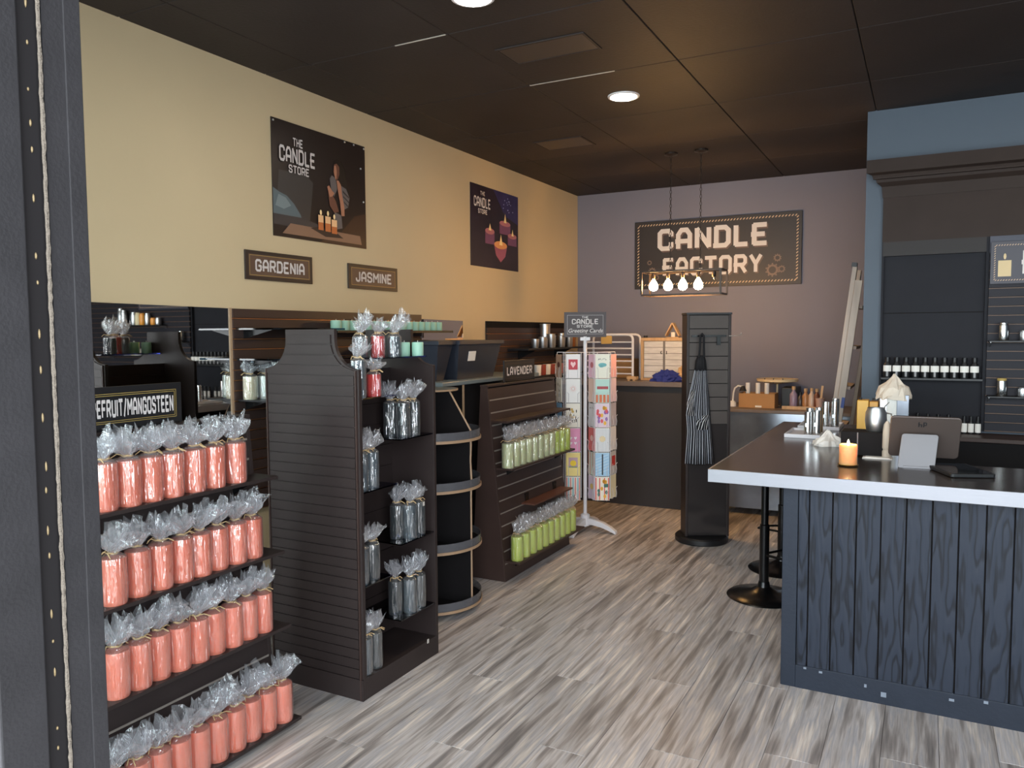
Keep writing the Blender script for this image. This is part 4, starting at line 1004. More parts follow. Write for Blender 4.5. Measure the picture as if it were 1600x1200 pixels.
ap = thing('apron', 'black apron with white stripes hanging on the slat tower', 'apron', Matrix.Rotation(ta, 3, 'Z') @ Vector((-.06, -hd-.03, .56)) + Vector((TWX, TWY, 0)), ta)
def cloth(name, rows, m, parent, nx=28, amp=.012, seed=1, thick=.003):
    """rows: (z, left, right, bulge) in the parent's frame; folded cloth with uv"""
    vs = []; fs = []; uv = []
    for j, (z, l, r, bu) in enumerate(rows):
        for i in range(nx+1):
            s_ = i/nx; x = l + (r-l)*s_
            y = -bu*sin(pi*s_) - amp*(bu/.03)*sin(s_*pi*7 + seed + .35*j)*.8
            vs.append((x, y, z)); uv.append((s_, z*2.2))
    for j in range(len(rows)-1):
        for i in range(nx): a = j*(nx+1)+i; fs.append((a, a+1, a+nx+2, a+nx+1))
    me = bpy.data.meshes.new(name); me.from_pydata(vs, [], fs); me.materials.append(m); ul = me.uv_layers.new(name='UVMap')
    for lp in me.loops: ul.data[lp.index].uv = uv[lp.vertex_index]
    for p in me.polygons: p.use_smooth = True
    ob = bpy.data.objects.new(name, me); C.objects.link(ob); ob.parent = parent
    sd = ob.modifiers.new('thickness', 'SOLIDIFY'); sd.thickness = thick; return ob
cloth('apron_body', [(.0, -.105, .100, .034), (.10, -.098, .092, .034), (.22, -.088, .080, .032), (.34, -.098, .070, .034), (.44, -.085, .062, .034), (.54, -.060, .050, .030), (.64, -.040, .038, .026)], m_stripe, ap, 40)
pk = cloth('pocket', [(.235, -.060, .070, .046), (.29, -.055, .066, .046), (.335, -.010, .062, .046)], m_stripe2, ap, 16, .004, 2)
cloth('bib_fold', [(.33, -.100, -.02, .040), (.42, -.092, -.035, .042), (.50, -.064, -.040, .040)], m_stripe2, ap, 12, .003, 3)
m_apron = mat('apron_black', (22, 22, 26), .9)
cloth('bib_top', [(.635, -.043, .041, .030), (.70, -.036, .034, .030), (.74, -.020, .022, .024)], m_apron, ap, 12, .006, 4)
B().tube([(-.018, -.022, .73), (-.012, -.020, .80), (-.010, -.016, .872), (.004, -.014, .885), (.014, -.016, .872), (.014, -.020, .80), (.016, -.022, .73)], .0075, 6).build('neck_strap', m_apron, ap, local=True, smooth=True)

# ================================================================== BACK COUNTER AND WHAT STANDS ON IT
bc = thing('back_counter', 'black back counter with grey worktop under the grey wall', 'counter', (-2.3, 6.52, 0))
B().box(WL+.002, -1.66, 6.20, YB-.002, 0, 1.012).build('body', mat('charcoal_panel', (46, 42, 42), .6), bc)
B().box(WL+.03, -1.640, 6.16, YB-.002, 1.012, 1.050).build('worktop', mat('grey_worktop', (106, 98, 96), .4, var=.08), bc, bevel=.003)
ZT = 1.050
cb = thing('wooden_cabinet', 'small pale wood cabinet with whitewashed doors on the back counter', 'cabinet', (-1.95, 6.5, ZT))
b = B(); b.box(-2.15, -2.125, 6.38, 6.60, ZT, 1.385).box(-1.775, -1.75, 6.38, 6.60, ZT, 1.385).box(-2.15, -1.75, 6.38, 6.60, 1.385, 1.412).box(-2.125, -1.775, 6.38, 6.60, ZT, ZT+.02); b.build('case', m_wood, cb, bevel=.002)
B().box(-2.125, -1.775, 6.58, 6.595, ZT+.02, 1.385).build('back_panel', m_wood, cb)
m_wash = mat('whitewash', (208, 206, 204), .6, var=.12, vscale=14, stretch=(1, 1, 6))
for k, (xa, xb_) in enumerate(((-2.120, -1.955), (-1.935, -1.780))):
    d = B().box(xa, xb_, 6.388, 6.398, ZT+.022, 1.383).build('door', mat('door_shadow_gap', (120, 116, 114), .7), cb)
    hpl = (1.383 - ZT - .022) / 6
    for q in range(6): B().box(xa, xb_, 6.382, 6.388, ZT+.022 + q*hpl+.002, ZT+.022 + (q+1)*hpl-.002).build('door_board', m_wash, d)
    B().tube([((xb_-.012) if k == 0 else (xa+.012), 6.381, 1.30), ((xb_-.016) if k == 0 else (xa+.016), 6.368, 1.29), ((xb_-.012) if k == 0 else (xa+.012), 6.381, 1.275)], .003, 5).build('handle', m_blackmetal, d)
B().box(-1.955, -1.935, 6.384, 6.398, ZT+.02, 1.385).build('centre_post', mat('door_shadow_gap', (120, 116, 114), .7), cb)
ln = thing('house_lantern', 'small house-shaped wooden lantern on top of the wooden cabinet', 'lantern', (-1.90, 6.49, 1.412))
for s_ in (-1, 1):
    B().obox((-1.90 + s_*.030, 6.49, 1.412+.070), (.0045, .035, .062), ((cos(s_*.5), 0, sin(s_*.5)*1), (0,1,0), (-sin(s_*.5), 0, cos(s_*.5)))).build('roof_board', m_wood, ln)
B().box(-1.955, -1.845, 6.455, 6.525, 1.412, 1.418).build('floor_board', m_wood, ln)
B().lathe([(.018, 0), (.018, .04), (0, .041)], (-1.90, 6.49, 1.418), 12).build('glass_candle', m_paper, ln)
rk = thing('tray_rack', 'white tubular tray rack on the back counter behind the card spinner', 'rack', (-2.45, 6.5, ZT))
for yy in (6.42, 6.62):
    x0, x1 = -2.68, -2.235
    pts = [(x0, yy, ZT), (x0, yy, 1.40)] + [(x0+.04-.04*cos(a), yy, 1.40+.04*sin(a)) for a in (pi/6, pi/3, pi/2)] + [(x1-.04+.04*sin(a), yy, 1.40+.04*cos(a)) for a in (0, pi/6, pi/3)] + [(x1, yy, 1.40), (x1, yy, ZT)]
    B().tube(pts, .011, 8).build('hoop', m_white, rk, smooth=True)
for zz in (1.10, 1.155, 1.21, 1.265, 1.32, 1.375):
    B().tube([(-2.68, 6.42, zz), (-2.235, 6.42, zz)], .007, 6).build('rail', m_white, rk); 
tag(B().box(-2.52, -2.42, 6.40, 6.405, 1.36, 1.43).build('note', mat('tan_note', (196, 160, 90), .8), rk), 'tan paper note')
bt = thing('block_of_wood', 'small pale wood block on the back counter by the white rack', 'wood block', (-2.19, 6.30, ZT))
B().box(-2.235, -2.15, 6.26, 6.33, ZT+.012, ZT+.036).build('block', m_wood, bt, bevel=.002); B().box(-2.225, -2.205, 6.265, 6.325, ZT, ZT+.012).build('cleat', m_wood, bt); B().box(-2.18, -2.16, 6.265, 6.325, ZT, ZT+.012).build('cleat', m_wood, bt)
# blue shredded cloth heap
def heap(name, label, cat, loc, rx, ry, rz, m, seed, n=26, rough=.28):
    rg = random.Random(seed); vs = []; fs = []; nl = 9
    t = thing(name, label, cat, loc)
    for k in range(nl):
        el = (pi/2)*k/(nl-1)
        for i in range(n):
            a = 2*pi*i/n; q = 1 + rg.uniform(-rough, rough)
            vs.append((loc[0]+rx*cos(a)*cos(el)*q, loc[1]+ry*sin(a)*cos(el)*q, loc[2] + max(0, rz*sin(el)*(1+rg.uniform(-rough, rough)))))
    for k in range(nl-1):
        for i in range(n): fs.append((k*n+i, k*n+(i+1) % n, (k+1)*n+(i+1) % n, (k+1)*n+i))
    B().add(vs, fs).build('folds', m, t); return t
heap('blue_cloth', 'crumpled royal blue cloth heap in front of the wooden cabinet', 'cloth', (-1.885, 6.27, ZT), .125, .06, .085, mat('royal_blue_cloth', (38, 52, 128), .9), 5)
heap('tan_cloth', 'small tan cloth bundle behind the blue cloth', 'cloth', (-1.765, 6.30, ZT), .05, .04, .115, mat('tan_cloth', (206, 170, 128), .9), 8, 14)
tag(B().box(-2.72, -2.32, 6.68, 6.86, ZT, 1.22).build('cardboard_box', m_card, None, bevel=.003), 'cardboard box behind the white tray rack', 'box')
tag(B().lathe([(.045,0),(.05,.01),(.05,.28),(.03,.33),(.018,.34),(.018,.38),(0,.38)], (-2.20, 6.66, ZT), 16).build('dark_bottle', m_black, None, smooth=True), 'tall black bottle between the white rack and the wooden cabinet', 'bottle')

# shelves with silver cups on the far slatwall
for zz, nm in ((1.335, 'upper black shelf with silver cups on the far brown slatwall'), (1.11, 'lower black shelf with red and white tins on the far brown slatwall')):
    t = thing('slatwall_shelf', nm, 'shelf', (-2.84, 5.95, zz-.014)); B().box(WL+.022, -2.74, 5.42, 6.52, zz-.014, zz).build('board', m_black, t, bevel=.001)
    for q in (5.6, 6.3): B().prism([(WL+.022, zz-.09), (WL+.03, zz-.09), (-2.76, zz-.014), (WL+.022, zz-.014)], 'y', q, q+.006).build('bracket', m_blackmetal, t)
def cup(x, y, z, r, h, label, m=None, cat='cup', name='silver_cup', group='silver cups on the far slatwall shelf'):
    t = thing(name, label, cat, (x, y, z), 0, group)
    B().lathe([(r*.86, 0), (r*.9, .002), (r, h), (r*.93, h), (r*.84, .004), (0, .004)], (x, y, z), 16).build('body', m or m_steel, t, smooth=True)
    B().lathe([(r, 0), (r*1.06, .002), (r*1.06, .005), (r, .007)], (x, y, z+h-.006), 16).build('rim', m or m_steel, t, smooth=True)
    return t
for i, y in enumerate((5.66, 5.74, 5.82, 5.90, 5.98, 6.10, 6.18, 6.27)):
    cup(-2.80 + (.03 if i % 2 else 0), y, 1.335, .034, (.075, .09, .075, .115, .10, .10, .12, .12)[i], 'silver cup, %s from the left on the far slatwall shelf' % ORD[i])
cup(-2.86, 5.97, 1.335, .045, .20, 'tallest silver cup at the back of the far slatwall shelf')
for i, y in enumerate((5.72, 5.81, 5.90, 5.99, 6.08, 6.17)):
    cup(-2.81, y, 1.11, .033, .085, '%s tin, %s from the left on the low far slatwall shelf' % ('red' if i % 2 else 'white', ORD[i]), mat('tin_red', (150, 70, 58), .4) if i % 2 else m_paper, 'tin', 'tin', 'tins on the low far slatwall shelf')
cup(-2.80, 6.36, 1.335, .055, .15, 'copper cup at the right end of the far slatwall shelf', mat('copper_cup', (196, 130, 80), .3, metal=.8))

# ================================================================== METAL WORK TABLE AT THE BACK
mt_ = thing('work_table', 'galvanised metal work table against the grey back wall', 'table', (-.93, 6.55, 0))
B().box(-1.44, -.42, 6.26, YB-.01, .820, .846).build('table_top', mat('worn_table_top', (116, 104, 96), .5, var=.15), mt_, bevel=.003)
vs = []; fs = []; nX, nZ = 24, 14
for j in range(nZ+1):
    for i in range(nX+1):
        s_, t_ = i/nX, j/nZ; vs.append((-1.44 + 1.02*s_, 6.275 + .012*sin(4*s_+3*t_) + .010*sin(9*s_*t_+1), .05 + .77*t_))
for j in range(nZ):
    for i in range(nX): a = j*(nX+1)+i; fs.append((a, a+1, a+nX+2, a+nX+1))
B().add(vs, fs).build('metal_skirt', m_galv, mt_, smooth=True)
for xx in (-1.42, -.46):
    for yy in (6.32, 6.82): B().box(xx-.02, xx+.02, yy-.02, yy+.02, 0, .82).build('leg', m_blackmetal, mt_)
ZM = .846
bx_ = thing('cardboard_box', 'open cardboard box of white tubes on the metal work table', 'box', (-1.19, 6.50, ZM))
x0, x1, y0, y1 = -1.33, -1.05, 6.42, 6.60
b = B(); b.box(x0, x1, y0, y1, ZM, ZM+.005).box(x0, x1, y0, y0+.004, ZM+.005, ZM+.115).box(x0, x1, y1-.004, y1, ZM+.005, ZM+.115).box(x0, x0+.004, y0+.004, y1-.004, ZM+.005, ZM+.115).box(x1-.004, x1, y0+.004, y1-.004, ZM+.005, ZM+.115); b.build('carton', m_card, bx_)
B().box(-1.20, -1.15, y0-.001, y0, ZM+.004, ZM+.018).build('label', m_paper, bx_)
for i, xx in enumerate((-1.275, -1.195, -1.125)):
    tag(B().lathe([(.018, 0), (.018, .19), (.013, .19), (.013, .01)], (xx, 6.50, ZM+.006), 14).build('paper_tube', m_paper, None, smooth=True), 'white tube, %s of three standing in the open cardboard box' % ('leftmost', 'middle', 'right')[i], 'tube')
dish = thing('shade_dish', 'shallow cream glass lamp shade lying above the cardboard box', 'lamp shade', (-1.07, 6.66, ZM))
B().lathe([(.03, 0), (.008, .01), (.008, .18), (.16, .205), (.165, .225), (.155, .222), (0, .200)], (-1.07, 6.66, ZM), 28).build('shade', mat('cream_glass', (242, 214, 168), .35), dish, smooth=True)
for k in range(3): B().obox((-1.15 + .07*k, 6.535 + (.0 if k == 1 else .012), ZM+.215), (.003, .006, .018), (EX, EY, EZ)).build('clip', m_blackmetal, dish)
lamp = thing('desk_lamp', 'small white gooseneck lamp at the left end of the work table', 'lamp', (-1.395, 6.48, ZM))
B().lathe([(.032, 0), (.032, .03), (.02, .045), (0, .045)], (-1.395, 6.48, ZM), 16).build('base', m_paper, lamp, smooth=True)
B().tube([(-1.39, 6.48, ZM+.04), (-1.385, 6.48, ZM+.11), (-1.375, 6.48, ZM+.15), (-1.35, 6.48, ZM+.17), (-1.31, 6.48, ZM+.165)], .007, 8).build('neck', m_paper, lamp, smooth=True)
B().lathe([(.012, .02), (.03, -.02), (.028, -.02), (.010, .018)], (-1.31, 6.48, ZM+.15), 12).build('lamp_head', m_black, lamp)
tag(B().box(-1.02, -.90, 6.55, 6.78, ZM, ZM+.16).build('black_case', m_black, None, bevel=.006), 'black case between the cardboard box and the tray of bottles', 'case')
tr = thing('wood_tray', 'thin wooden tray under the bottles on the work table', 'tray', (-.83, 6.46, ZM))
B().box(-.99, -.68, 6.40, 6.56, ZM, ZM+.012).build('base', m_wood, tr); B().box(-.99, -.68, 6.395, 6.40, ZM, ZM+.026).build('lip', m_wood, tr)
BOT = [(-.915, .030, .165, (150, 130, 150), 'lilac'), (-.865, .022, .120, (70, 60, 56), 'dark'), (-.825, .026, .150, (176, 126, 84), 'amber'), (-.780, .024, .155, (206, 180, 160), 'beige'), (-.742, .026, .150, (110, 64, 46), 'brown')]
for xx, r, h, c, nm in BOT:
    t = thing('bottle', '%s bottle on the wooden tray at the back' % nm, 'bottle', (xx, 6.48, ZM+.012), 0, 'bottles on the wooden tray')
    B().lathe([(r*.95, 0), (r, .004), (r, h*.62), (r*.45, h*.76), (r*.4, h*.84)], (xx, 6.48, ZM+.012), 14).build('body', mat('bottle_'+nm, c, .3), t, smooth=True)
    B().lathe([(r*.5, 0), (r*.5, h*.16), (0, h*.165)], (xx, 6.48, ZM+.012+h*.84), 12).build('cap', m_wood if nm != 'dark' else m_black, t, smooth=True)
pc = thing('paper_cup', 'pinkish paper cup with a wooden stick at the back work table', 'cup', (-.705, 6.36, ZM))
B().lathe([(.024, 0), (.033, .095), (.035, .098), (.031, .096), (.022, .004), (0, .004)], (-.705, 6.36, ZM), 18).build('cup_body', mat('pink_cup', (196, 160, 146), .6), pc, smooth=True)
tag(B().obox((-.697, 6.36, ZM+.11), (.008, .002, .085), ((.99,0,-.1), EY, (.1,0,.99))).build('wood_stick', m_wood, None), 'wooden stir stick standing in the pinkish paper cup', 'stick')

# ladder leaning on the partition end
ld_ = thing('step_ladder', 'folded wooden step ladder leaning beside the blue wall', 'ladder', (-.62, 5.75, 0))
m_lad = mat('ladder_wood', (186, 170, 156), .55, var=.16, vscale=5, stretch=(3, 3, .6))
tl = Vector((.216, 0, 1.86)).normalized(); tn = Vector((tl.z, 0, -tl.x))
def rail(x, y, w, d, l0, l1, m): B().obox(Vector((x, y, 0)) + tl*((l0+l1)/2), (w, d, (l1-l0)/2), (tn, EY, tl)).build('rail', m, ld_, bevel=.002)
rail(-.640, 5.62, .014, .030, .012, 1.895, m_lad); rail(-.600, 5.56, .022, .012, .012, 1.80, m_lad); rail(-.640, 5.98, .014, .030, .012, 1.895, m_lad)
rail(-.520, 5.62, .012, .012, .012, 1.55, mat('ladder_wood_dark', (122, 104, 88), .6, var=.15)); rail(-.520, 5.98, .012, .012, .012, 1.55, mat('ladder_wood_dark', (122, 104, 88), .6))
for k in range(6):
    q = Vector((-.605, 5.80, 0)) + tl*(.28 + .27*k); B().obox(q, (.045, .19, .010), (tn, EY, tl)).build('step', m_lad, ld_)
B().obox(Vector((-.645, 5.62, 0)) + tl*1.905, (.016, .032, .014), (tn, EY, tl)).build('end_cap', m_black, ld_)
B().obox(Vector((-.588, 5.5475, 0)) + tl*.99, (.010, .0006, .035), (tn, EY, tl)).build('label', mat('blue_label', (70, 88, 150), .6), ld_)

# ================================================================== ISLAND COUNTER
ZI = .891
ib = thing('island_counter', 'blue-black island counter base clad in grooved oak boards', 'counter', (.4, 3.5, 0))
m_paint = mat('blue_black_paint', (34, 40, 51), .5, spec=.25, var=.08, vscale=10, bump=.08, bscale=80)
B().box(-.490, 1.70, 3.286, 3.68, 0, .838).build('carcass', m_blackmat, ib)
B().box(-.495, -.437, 3.270, 3.70, 0, .838).build('corner_post', m_paint, ib, bevel=.002)
wpl = .0868; b = B(); g = .003
b.add([(g,0,0),(wpl-g,0,0),(wpl-g,.014,0),(g,.014,0),(g,0,.743),(wpl-g,0,.743),(wpl-g,.014,.743),(g,.014,.743)], [(0,3,2,1),(4,5,6,7),(0,1,5,4),(1,2,6,5),(2,3,7,6),(3,0,4,7)])
bm_ = b.mesh('board', m_oak)
first = B().box(-.434, -.394-g, 3.272, 3.286, .095, .838).build('board', m_oak, ib)
for i in range(24):
    x = -.394 + i*wpl
    if x + wpl < 1.70: piece(bm_, 'board', (x, 3.272, .095), ib)
B().box(-.437, 1.70, 3.268, 3.286, 0, .095).build('skirting', m_paint, ib, bevel=.002)
rg = random.Random(4)
for xx, zz in ((-.40, .088), (-.34, .083), (-.175, .062), (-.11, .04), (.12, .07), (.23, .085)): B().obox((xx, 3.2675, zz), (rg.uniform(.004, .010), .0006, rg.uniform(.003, .011)), (EX, EY, EZ)).build('scuff', mat('scuff_grey', (120, 128, 140), .7), ib)
it = thing('island_worktop', 'dark glossy L-shaped worktop with a bright aluminium edge', 'worktop', (0, 3.6, .838))
Lp = [(-.772, 3.176), (1.80, 3.176), (1.80, 3.735), (.02, 3.735), (.02, 5.10), (-.772, 5.10)]
B().prism(Lp, 'z', .840, .8905).build('top_slab', m_top, it)
B().box(-.778, 1.805, 3.170, 3.176, .838, .8915).build('edge_strip', m_edge, it, bevel=.0015)
B().box(-.778, -.772, 3.176, 5.10, .838, .8915).build('edge_strip', m_edge, it, bevel=.0015)
ir = thing('island_arm_base', 'dark support panel under the rear arm of the island', 'counter', (-.1, 4.9, 0))
B().box(-.10, -.04, 3.74, 5.05, 0, .838).build('panel', m_blackmat, ir); B().box(-.49, -.10, 4.99, 5.05, 0, .838).build('return_panel', m_blackmat, ir)

def stool(x, y, label, tilt):
    t = thing('bar_stool', label, 'stool', (x, y, 0), group='black pedestal stools at the island')
    B().lathe([(.195, 0), (.198, .004), (.19, .010), (.13, .022), (.07, .036), (.035, .058), (.028, .085)], (x, y, 0), 36).build('base', m_blackmetal, t, smooth=True)
    B().lathe([(.026, .07), (.026, .40), (.020, .405), (.020, .66)], (x, y, 0), 18).build('column', m_blackmetal, t, smooth=True)
    B().lathe([(.05, .655), (.165, .675), (.18, .69), (.18, .715), (.165, .735), (0, .74)], (x, y, 0), 28).build('seat', mat('black_vinyl', (24, 23, 24), .4), t, smooth=True)
    pts = [(x + .02*cos(a_) , y + .02*sin(a_), .235) for a_ in (tilt-1.2,)] + [(x + .15*cos(tilt + q), y + .15*sin(tilt + q), .235) for q in (-.75, -.5, -.25, 0, .25, .5, .75)] + [(x + .02*cos(tilt+1.2), y + .02*sin(tilt+1.2), .235)]
    B().tube(pts, .007, 7).build('foot_rest', m_blackmetal, t, smooth=True)
stool(-.752, 4.345, 'black pedestal bar stool nearest the front edge of the island', .3)
stool(-.745, 4.90, 'black pedestal bar stool farther back under the island', 2.2)

# things on the island
tc_ = thing('lit_candle', 'lit orange pillar candle on a small gold dish', 'candle', (-.275, 3.515, ZI))
B().lathe([(.030, 0), (.040, .002), (.043, .006), (.041, .007), (.030, .004), (0, .004)], (-.275, 3.515, ZI), 28).build('dish', mat('gold_dish', (196, 160, 96), .25, metal=.9), tc_, smooth=True)
m_lit = wax('wax_lit', (255, 176, 118))
bb = m_lit.node_tree.nodes['Principled BSDF']; bb.inputs['Subsurface Weight'].default_value = .8; bb.inputs['Subsurface Scale'].default_value = 1.6
B().lathe([(.034, .005), (.0355, .007), (.0355, .084), (.033, .090), (.028, .086), (.016, .076), (0, .075)], (-.275, 3.515, ZI), 30).build('wax', m_lit, tc_, smooth=True)
B().tube([(-.275, 3.515, ZI+.074), (-.274, 3.515, ZI+.086)], .0012, 5).build('wick', m_black, tc_)
B().lathe([(.0, 0), (.0045, .005), (.0055, .010), (.0035, .018), (0, .028)], (-.275, 3.515, ZI+.083), 10).build('flame', mat('flame', (255, 220, 150), .5, emit=(255, 206, 130), es=300), tc_, smooth=True)
pl_ = bpy.data.lights.new('candle_flame_light', 'POINT'); pl_.energy = .5; pl_.color = (1, .62, .3); pl_.shadow_soft_size = .006
plo = bpy.data.objects.new('candle_flame_light', pl_); C.objects.link(plo); plo.location = (-.275, 3.515, ZI+.100)

pos = thing('tablet_register', 'dark tablet register seen from behind on a silver stand plate', 'register', (-.01, 3.62, ZI))
tilt = rad(20); up = Vector((.02, -sin(tilt), cos(tilt))).normalized(); nr = Vector((0, cos(tilt), sin(tilt)))
def rrect(w, h, r, n=4):
    P = []
    for cx_, cy_, a in ((w-r, h-r, 0), (-w+r, h-r, pi/2), (-w+r, -h+r, pi), (w-r, -h+r, 3*pi/2)):
        P += [(cx_ + r*cos(a + pi/2*i/n), cy_ + r*sin(a + pi/2*i/n)) for i in range(n+1)]
    return P
def plate(name, c, w, h, r, th, U, V, m, parent, bevel=.001):
    c, U, V = Vector(c), Vector(U).normalized(), Vector(V).normalized(); Nn = U.cross(V).normalized(); P = rrect(w/2, h/2, r); n = len(P)
    vs = [c + U*a + V*b_ - Nn*th/2 for a, b_ in P] + [c + U*a + V*b_ + Nn*th/2 for a, b_ in P]
    return B().add(vs, [tuple(range(n))[::-1], tuple(range(n, 2*n))] + [(i, (i+1) % n, n+(i+1) % n, n+i) for i in range(n)]).build(name, m, parent, bevel=bevel)
m_tab = mat('tablet_graphite', (78, 68, 64), .38, metal=.3)
Ux = Vector((cos(.05), sin(.05), 0)); Vt = Vector((.0, .34, .94))     # tablet leans away at the bottom
Vt = Vector((.05, -.30, .95))
plate('tablet', (.005, 3.66, 1.010), .262, .185, .016, .012, Ux, Vt, m_tab, pos, .003)
b = B(); c0 = Vector((.005, 3.66, 1.010)); Vn = Vt.normalized(); Nn = Ux.cross(Vn).normalized()
c1 = c0 + Vn*.058 + Nn*.0064 - Ux*.010
for r_ in (rect(-.016,-.011,-.011,.011), rect(-.016,-.002,-.002,.002), rect(-.006,-.001,-.011,.002), rect(.002,.007,-.011,.011), rect(.002,.014,.007,.011), rect(.002,.014,-.005,-.001), rect(.012,.016,-.003,.009)):
    b.poly([c1 + Ux*p[0] + Vn*p[1] for p in r_])
b.build('logo_print', m_black, pos)
Vs = Vector((.075, .42, .90))
plate('stand_plate', (-.016, 3.590, .957), .136, .148, .012, .008, Vector((1, .02, 0)), Vector((.09, .36, .93)), mat('silver_plate', (128, 127, 130), .45, metal=.5), pos, .002)
B().box(-.07, .05, 3.56, 3.70, ZI, ZI+.008).build('stand_foot', mat('silver_plate', (128, 127, 130), .45), pos, bevel=.002)
B().obox((.0, 3.635, .97), (.03, .02, .03), (EX, EY, EZ)).build('hinge', m_black, pos)
tb2 = thing('card_terminal', 'flat black tablet lying beside the register', 'tablet', (.125, 3.53, ZI))
plate('slab', (.128, 3.535, ZI+.008), .165, .255, .012, .014, Vector((.93, .37, 0)), Vector((-.37, .93, 0)), m_black, tb2, .002)
plate('screen', (.128, 3.535, ZI+.0153), .150, .240, .008, .0008, Vector((.93, .37, 0)), Vector((-.37, .93, 0)), mat('screen_glass', (16, 17, 20), .06, spec=.8), tb2, 0)
bxk = thing('black_box', 'black cash box on the island behind the lit candle', 'box', (-.235, 3.86, ZI))
B().box(-.330, -.145, 3.80, 3.94, ZI+.004, 1.000).build('body', m_blackmat, bxk, bevel=.004); B().box(-.262, -.257, 3.797, 3.80, ZI+.006, .998).build('seam', mat('grey_seam', (90, 88, 92), .4), bxk)
for sx in (-.31, -.17): B().box(sx, sx+.02, 3.81, 3.93, ZI, ZI+.004).build('foot', m_black, bxk)
pt = thing('steel_pitcher', 'brushed steel pouring pitcher on the black box', 'pitcher', (-.190, 3.87, 1.000))
B().lathe([(.036, 0), (.040, .004), (.046, .05), (.044, .085), (.036, .102), (.037, .108), (.034, .106), (.034, .098), (.040, .08), (.040, .006), (0, .006)], (-.190, 3.87, 1.0), 28).build('body', m_steel, pt, smooth=True)
B().tube([(-.147, 3.87, 1.085), (-.128, 3.875, 1.08), (-.122, 3.878, 1.05), (-.13, 3.875, 1.02), (-.146, 3.87, 1.015)], .004, 6).build('handle', m_steel, pt, smooth=True)
tag(B().tube([(-.185, 3.868, 1.02), (-.158, 3.862, 1.11), (-.138, 3.858, 1.135)], .003, 6).build('spoon', m_steel, None, smooth=True), 'thin steel spoon sticking out of the pitcher', 'spoon')
wr_ = thing('wood_spindle', 'slim turned white wooden spindle standing by the register', 'spindle', (-.140, 3.80, ZI))
B().lathe([(.019, 0), (.019, .03), (.015, .036), (.019, .045), (.018, .12), (.014, .15), (.004, .165), (0, .166)], (-.140, 3.80, ZI), 16).build('body', mat('pale_spindle', (200, 190, 176), .6), wr_, smooth=True)
am = thing('amber_box', 'amber wax block container on the rear arm of the island', 'container', (-.265, 4.55, ZI))
B().box(-.314, -.258, 4.50, 4.60, ZI, 1.088).build('front_half', mat('amber_wax', (222, 170, 74), .4), am, bevel=.004); B().box(-.255, -.213, 4.51, 4.60, ZI, 1.082).build('rear_half', mat('amber_wax_dark', (206, 150, 66), .4), am, bevel=.004)
for xx in (-.30, -.235): B().lathe([(.008, 0), (.008, .012), (0, .012)], (xx, 4.55, 1.086), 8).build('peg', m_black, am)
cn = thing('canister', 'tall white and steel canister topped with a cloth', 'canister', (-.135, 4.58, ZI))
B().lathe([(.060, 0), (.062, .004), (.062, .22), (.06, .222), (0, .222)], (-.150, 4.58, ZI), 26).build('body', m_paper, cn, smooth=True)
B().box(-.125, -.068, 4.52, 4.60, ZI, 1.120).build('steel_box', m_galv, cn, bevel=.002)
B().box(-.205, -.170, 4.52, 4.545, ZI, 1.10).build('steel_strip', m_steel, cn, bevel=.002)
rg = random.Random(12); vs = []; fs = []; n = 20
for k, (q, z) in enumerate(((1.28, .205), (1.30, .225), (1.05, .262), (.62, .285), (.30, .315), (.06, .335))):
    for i in range(n):
        a = 2*pi*i/n; p = q*(1 + rg.uniform(-.10, .10)); vs.append((-.142 + .068*p*cos(a), 4.58 + .068*p*sin(a), ZI + z + rg.uniform(-.008, .008)))
for k in range(5):
    for i in range(n): fs.append((k*n+i, k*n+(i+1) % n, (k+1)*n+(i+1) % n, (k+1)*n+i))
fs.append(tuple(5*n+i for i in range(n)))
B().add(vs, fs).build('cloth_cap', mat('linen', (222, 208, 192), .9), cn)
# mould trays
def tray(x0, x1, y0, y1, label):
    t = thing('mould_tray', label, 'tray', ((x0+x1)/2, (y0+y1)/2, ZI), group='white trays on the island arm')
    b = B(); b.box(x0, x1, y0, y1, ZI, ZI+.008).box(x0, x1, y0, y0+.008, ZI+.008, ZI+.020).box(x0, x1, y1-.008, y1, ZI+.008, ZI+.020).box(x0, x0+.008, y0+.008, y1-.008, ZI+.008, ZI+.020).box(x1-.008, x1, y0+.008, y1-.008, ZI+.008, ZI+.020)
    b.build('pan', m_white, t, bevel=.001); return t
tray(-.655, -.475, 4.32, 4.62, 'near white metal tray with silver moulds on the island arm')
tray(-.645, -.420, 4.74, 5.02, 'far white metal tray with silver moulds on the island arm')
def mould(x, y, z, r, h, label):
    t = thing('candle_mould', label, 'mould', (x, y, z), 0, 'silver candle moulds')
    B().lathe([(r*1.12, 0), (r*1.12, .004), (r, .006), (r, h), (r*.92, h), (r*.92, .012), (0, .012)], (x, y, z), 18).build('tube', m_chrome, t, smooth=True)
    B().obox((x-r*.3, y-r*1.05, z+h*.45), (r*.28, .0008, .010), (EX, EY, EZ)).build('clip', m_steel, t); return t
for i, (x, y, h) in enumerate(((-.545, 4.40, .125), (-.500, 4.40, .135), (-.545, 4.47, .14), (-.498, 4.47, .145))): mould(x, y, ZI+.008, .020, h, 'silver candle mould, %s of the near cluster on the island' % ('front left', 'front right', 'back left', 'back right')[i])
for i, (x, y, h) in enumerate(((-.500, 4.80, .15), (-.450, 4.80, .155), (-.455, 4.87, .165))): mould(x, y, ZI+.008, .021, h, 'silver candle mould, %s of the far cluster on the island' % ('front left', 'front right', 'back')[i])
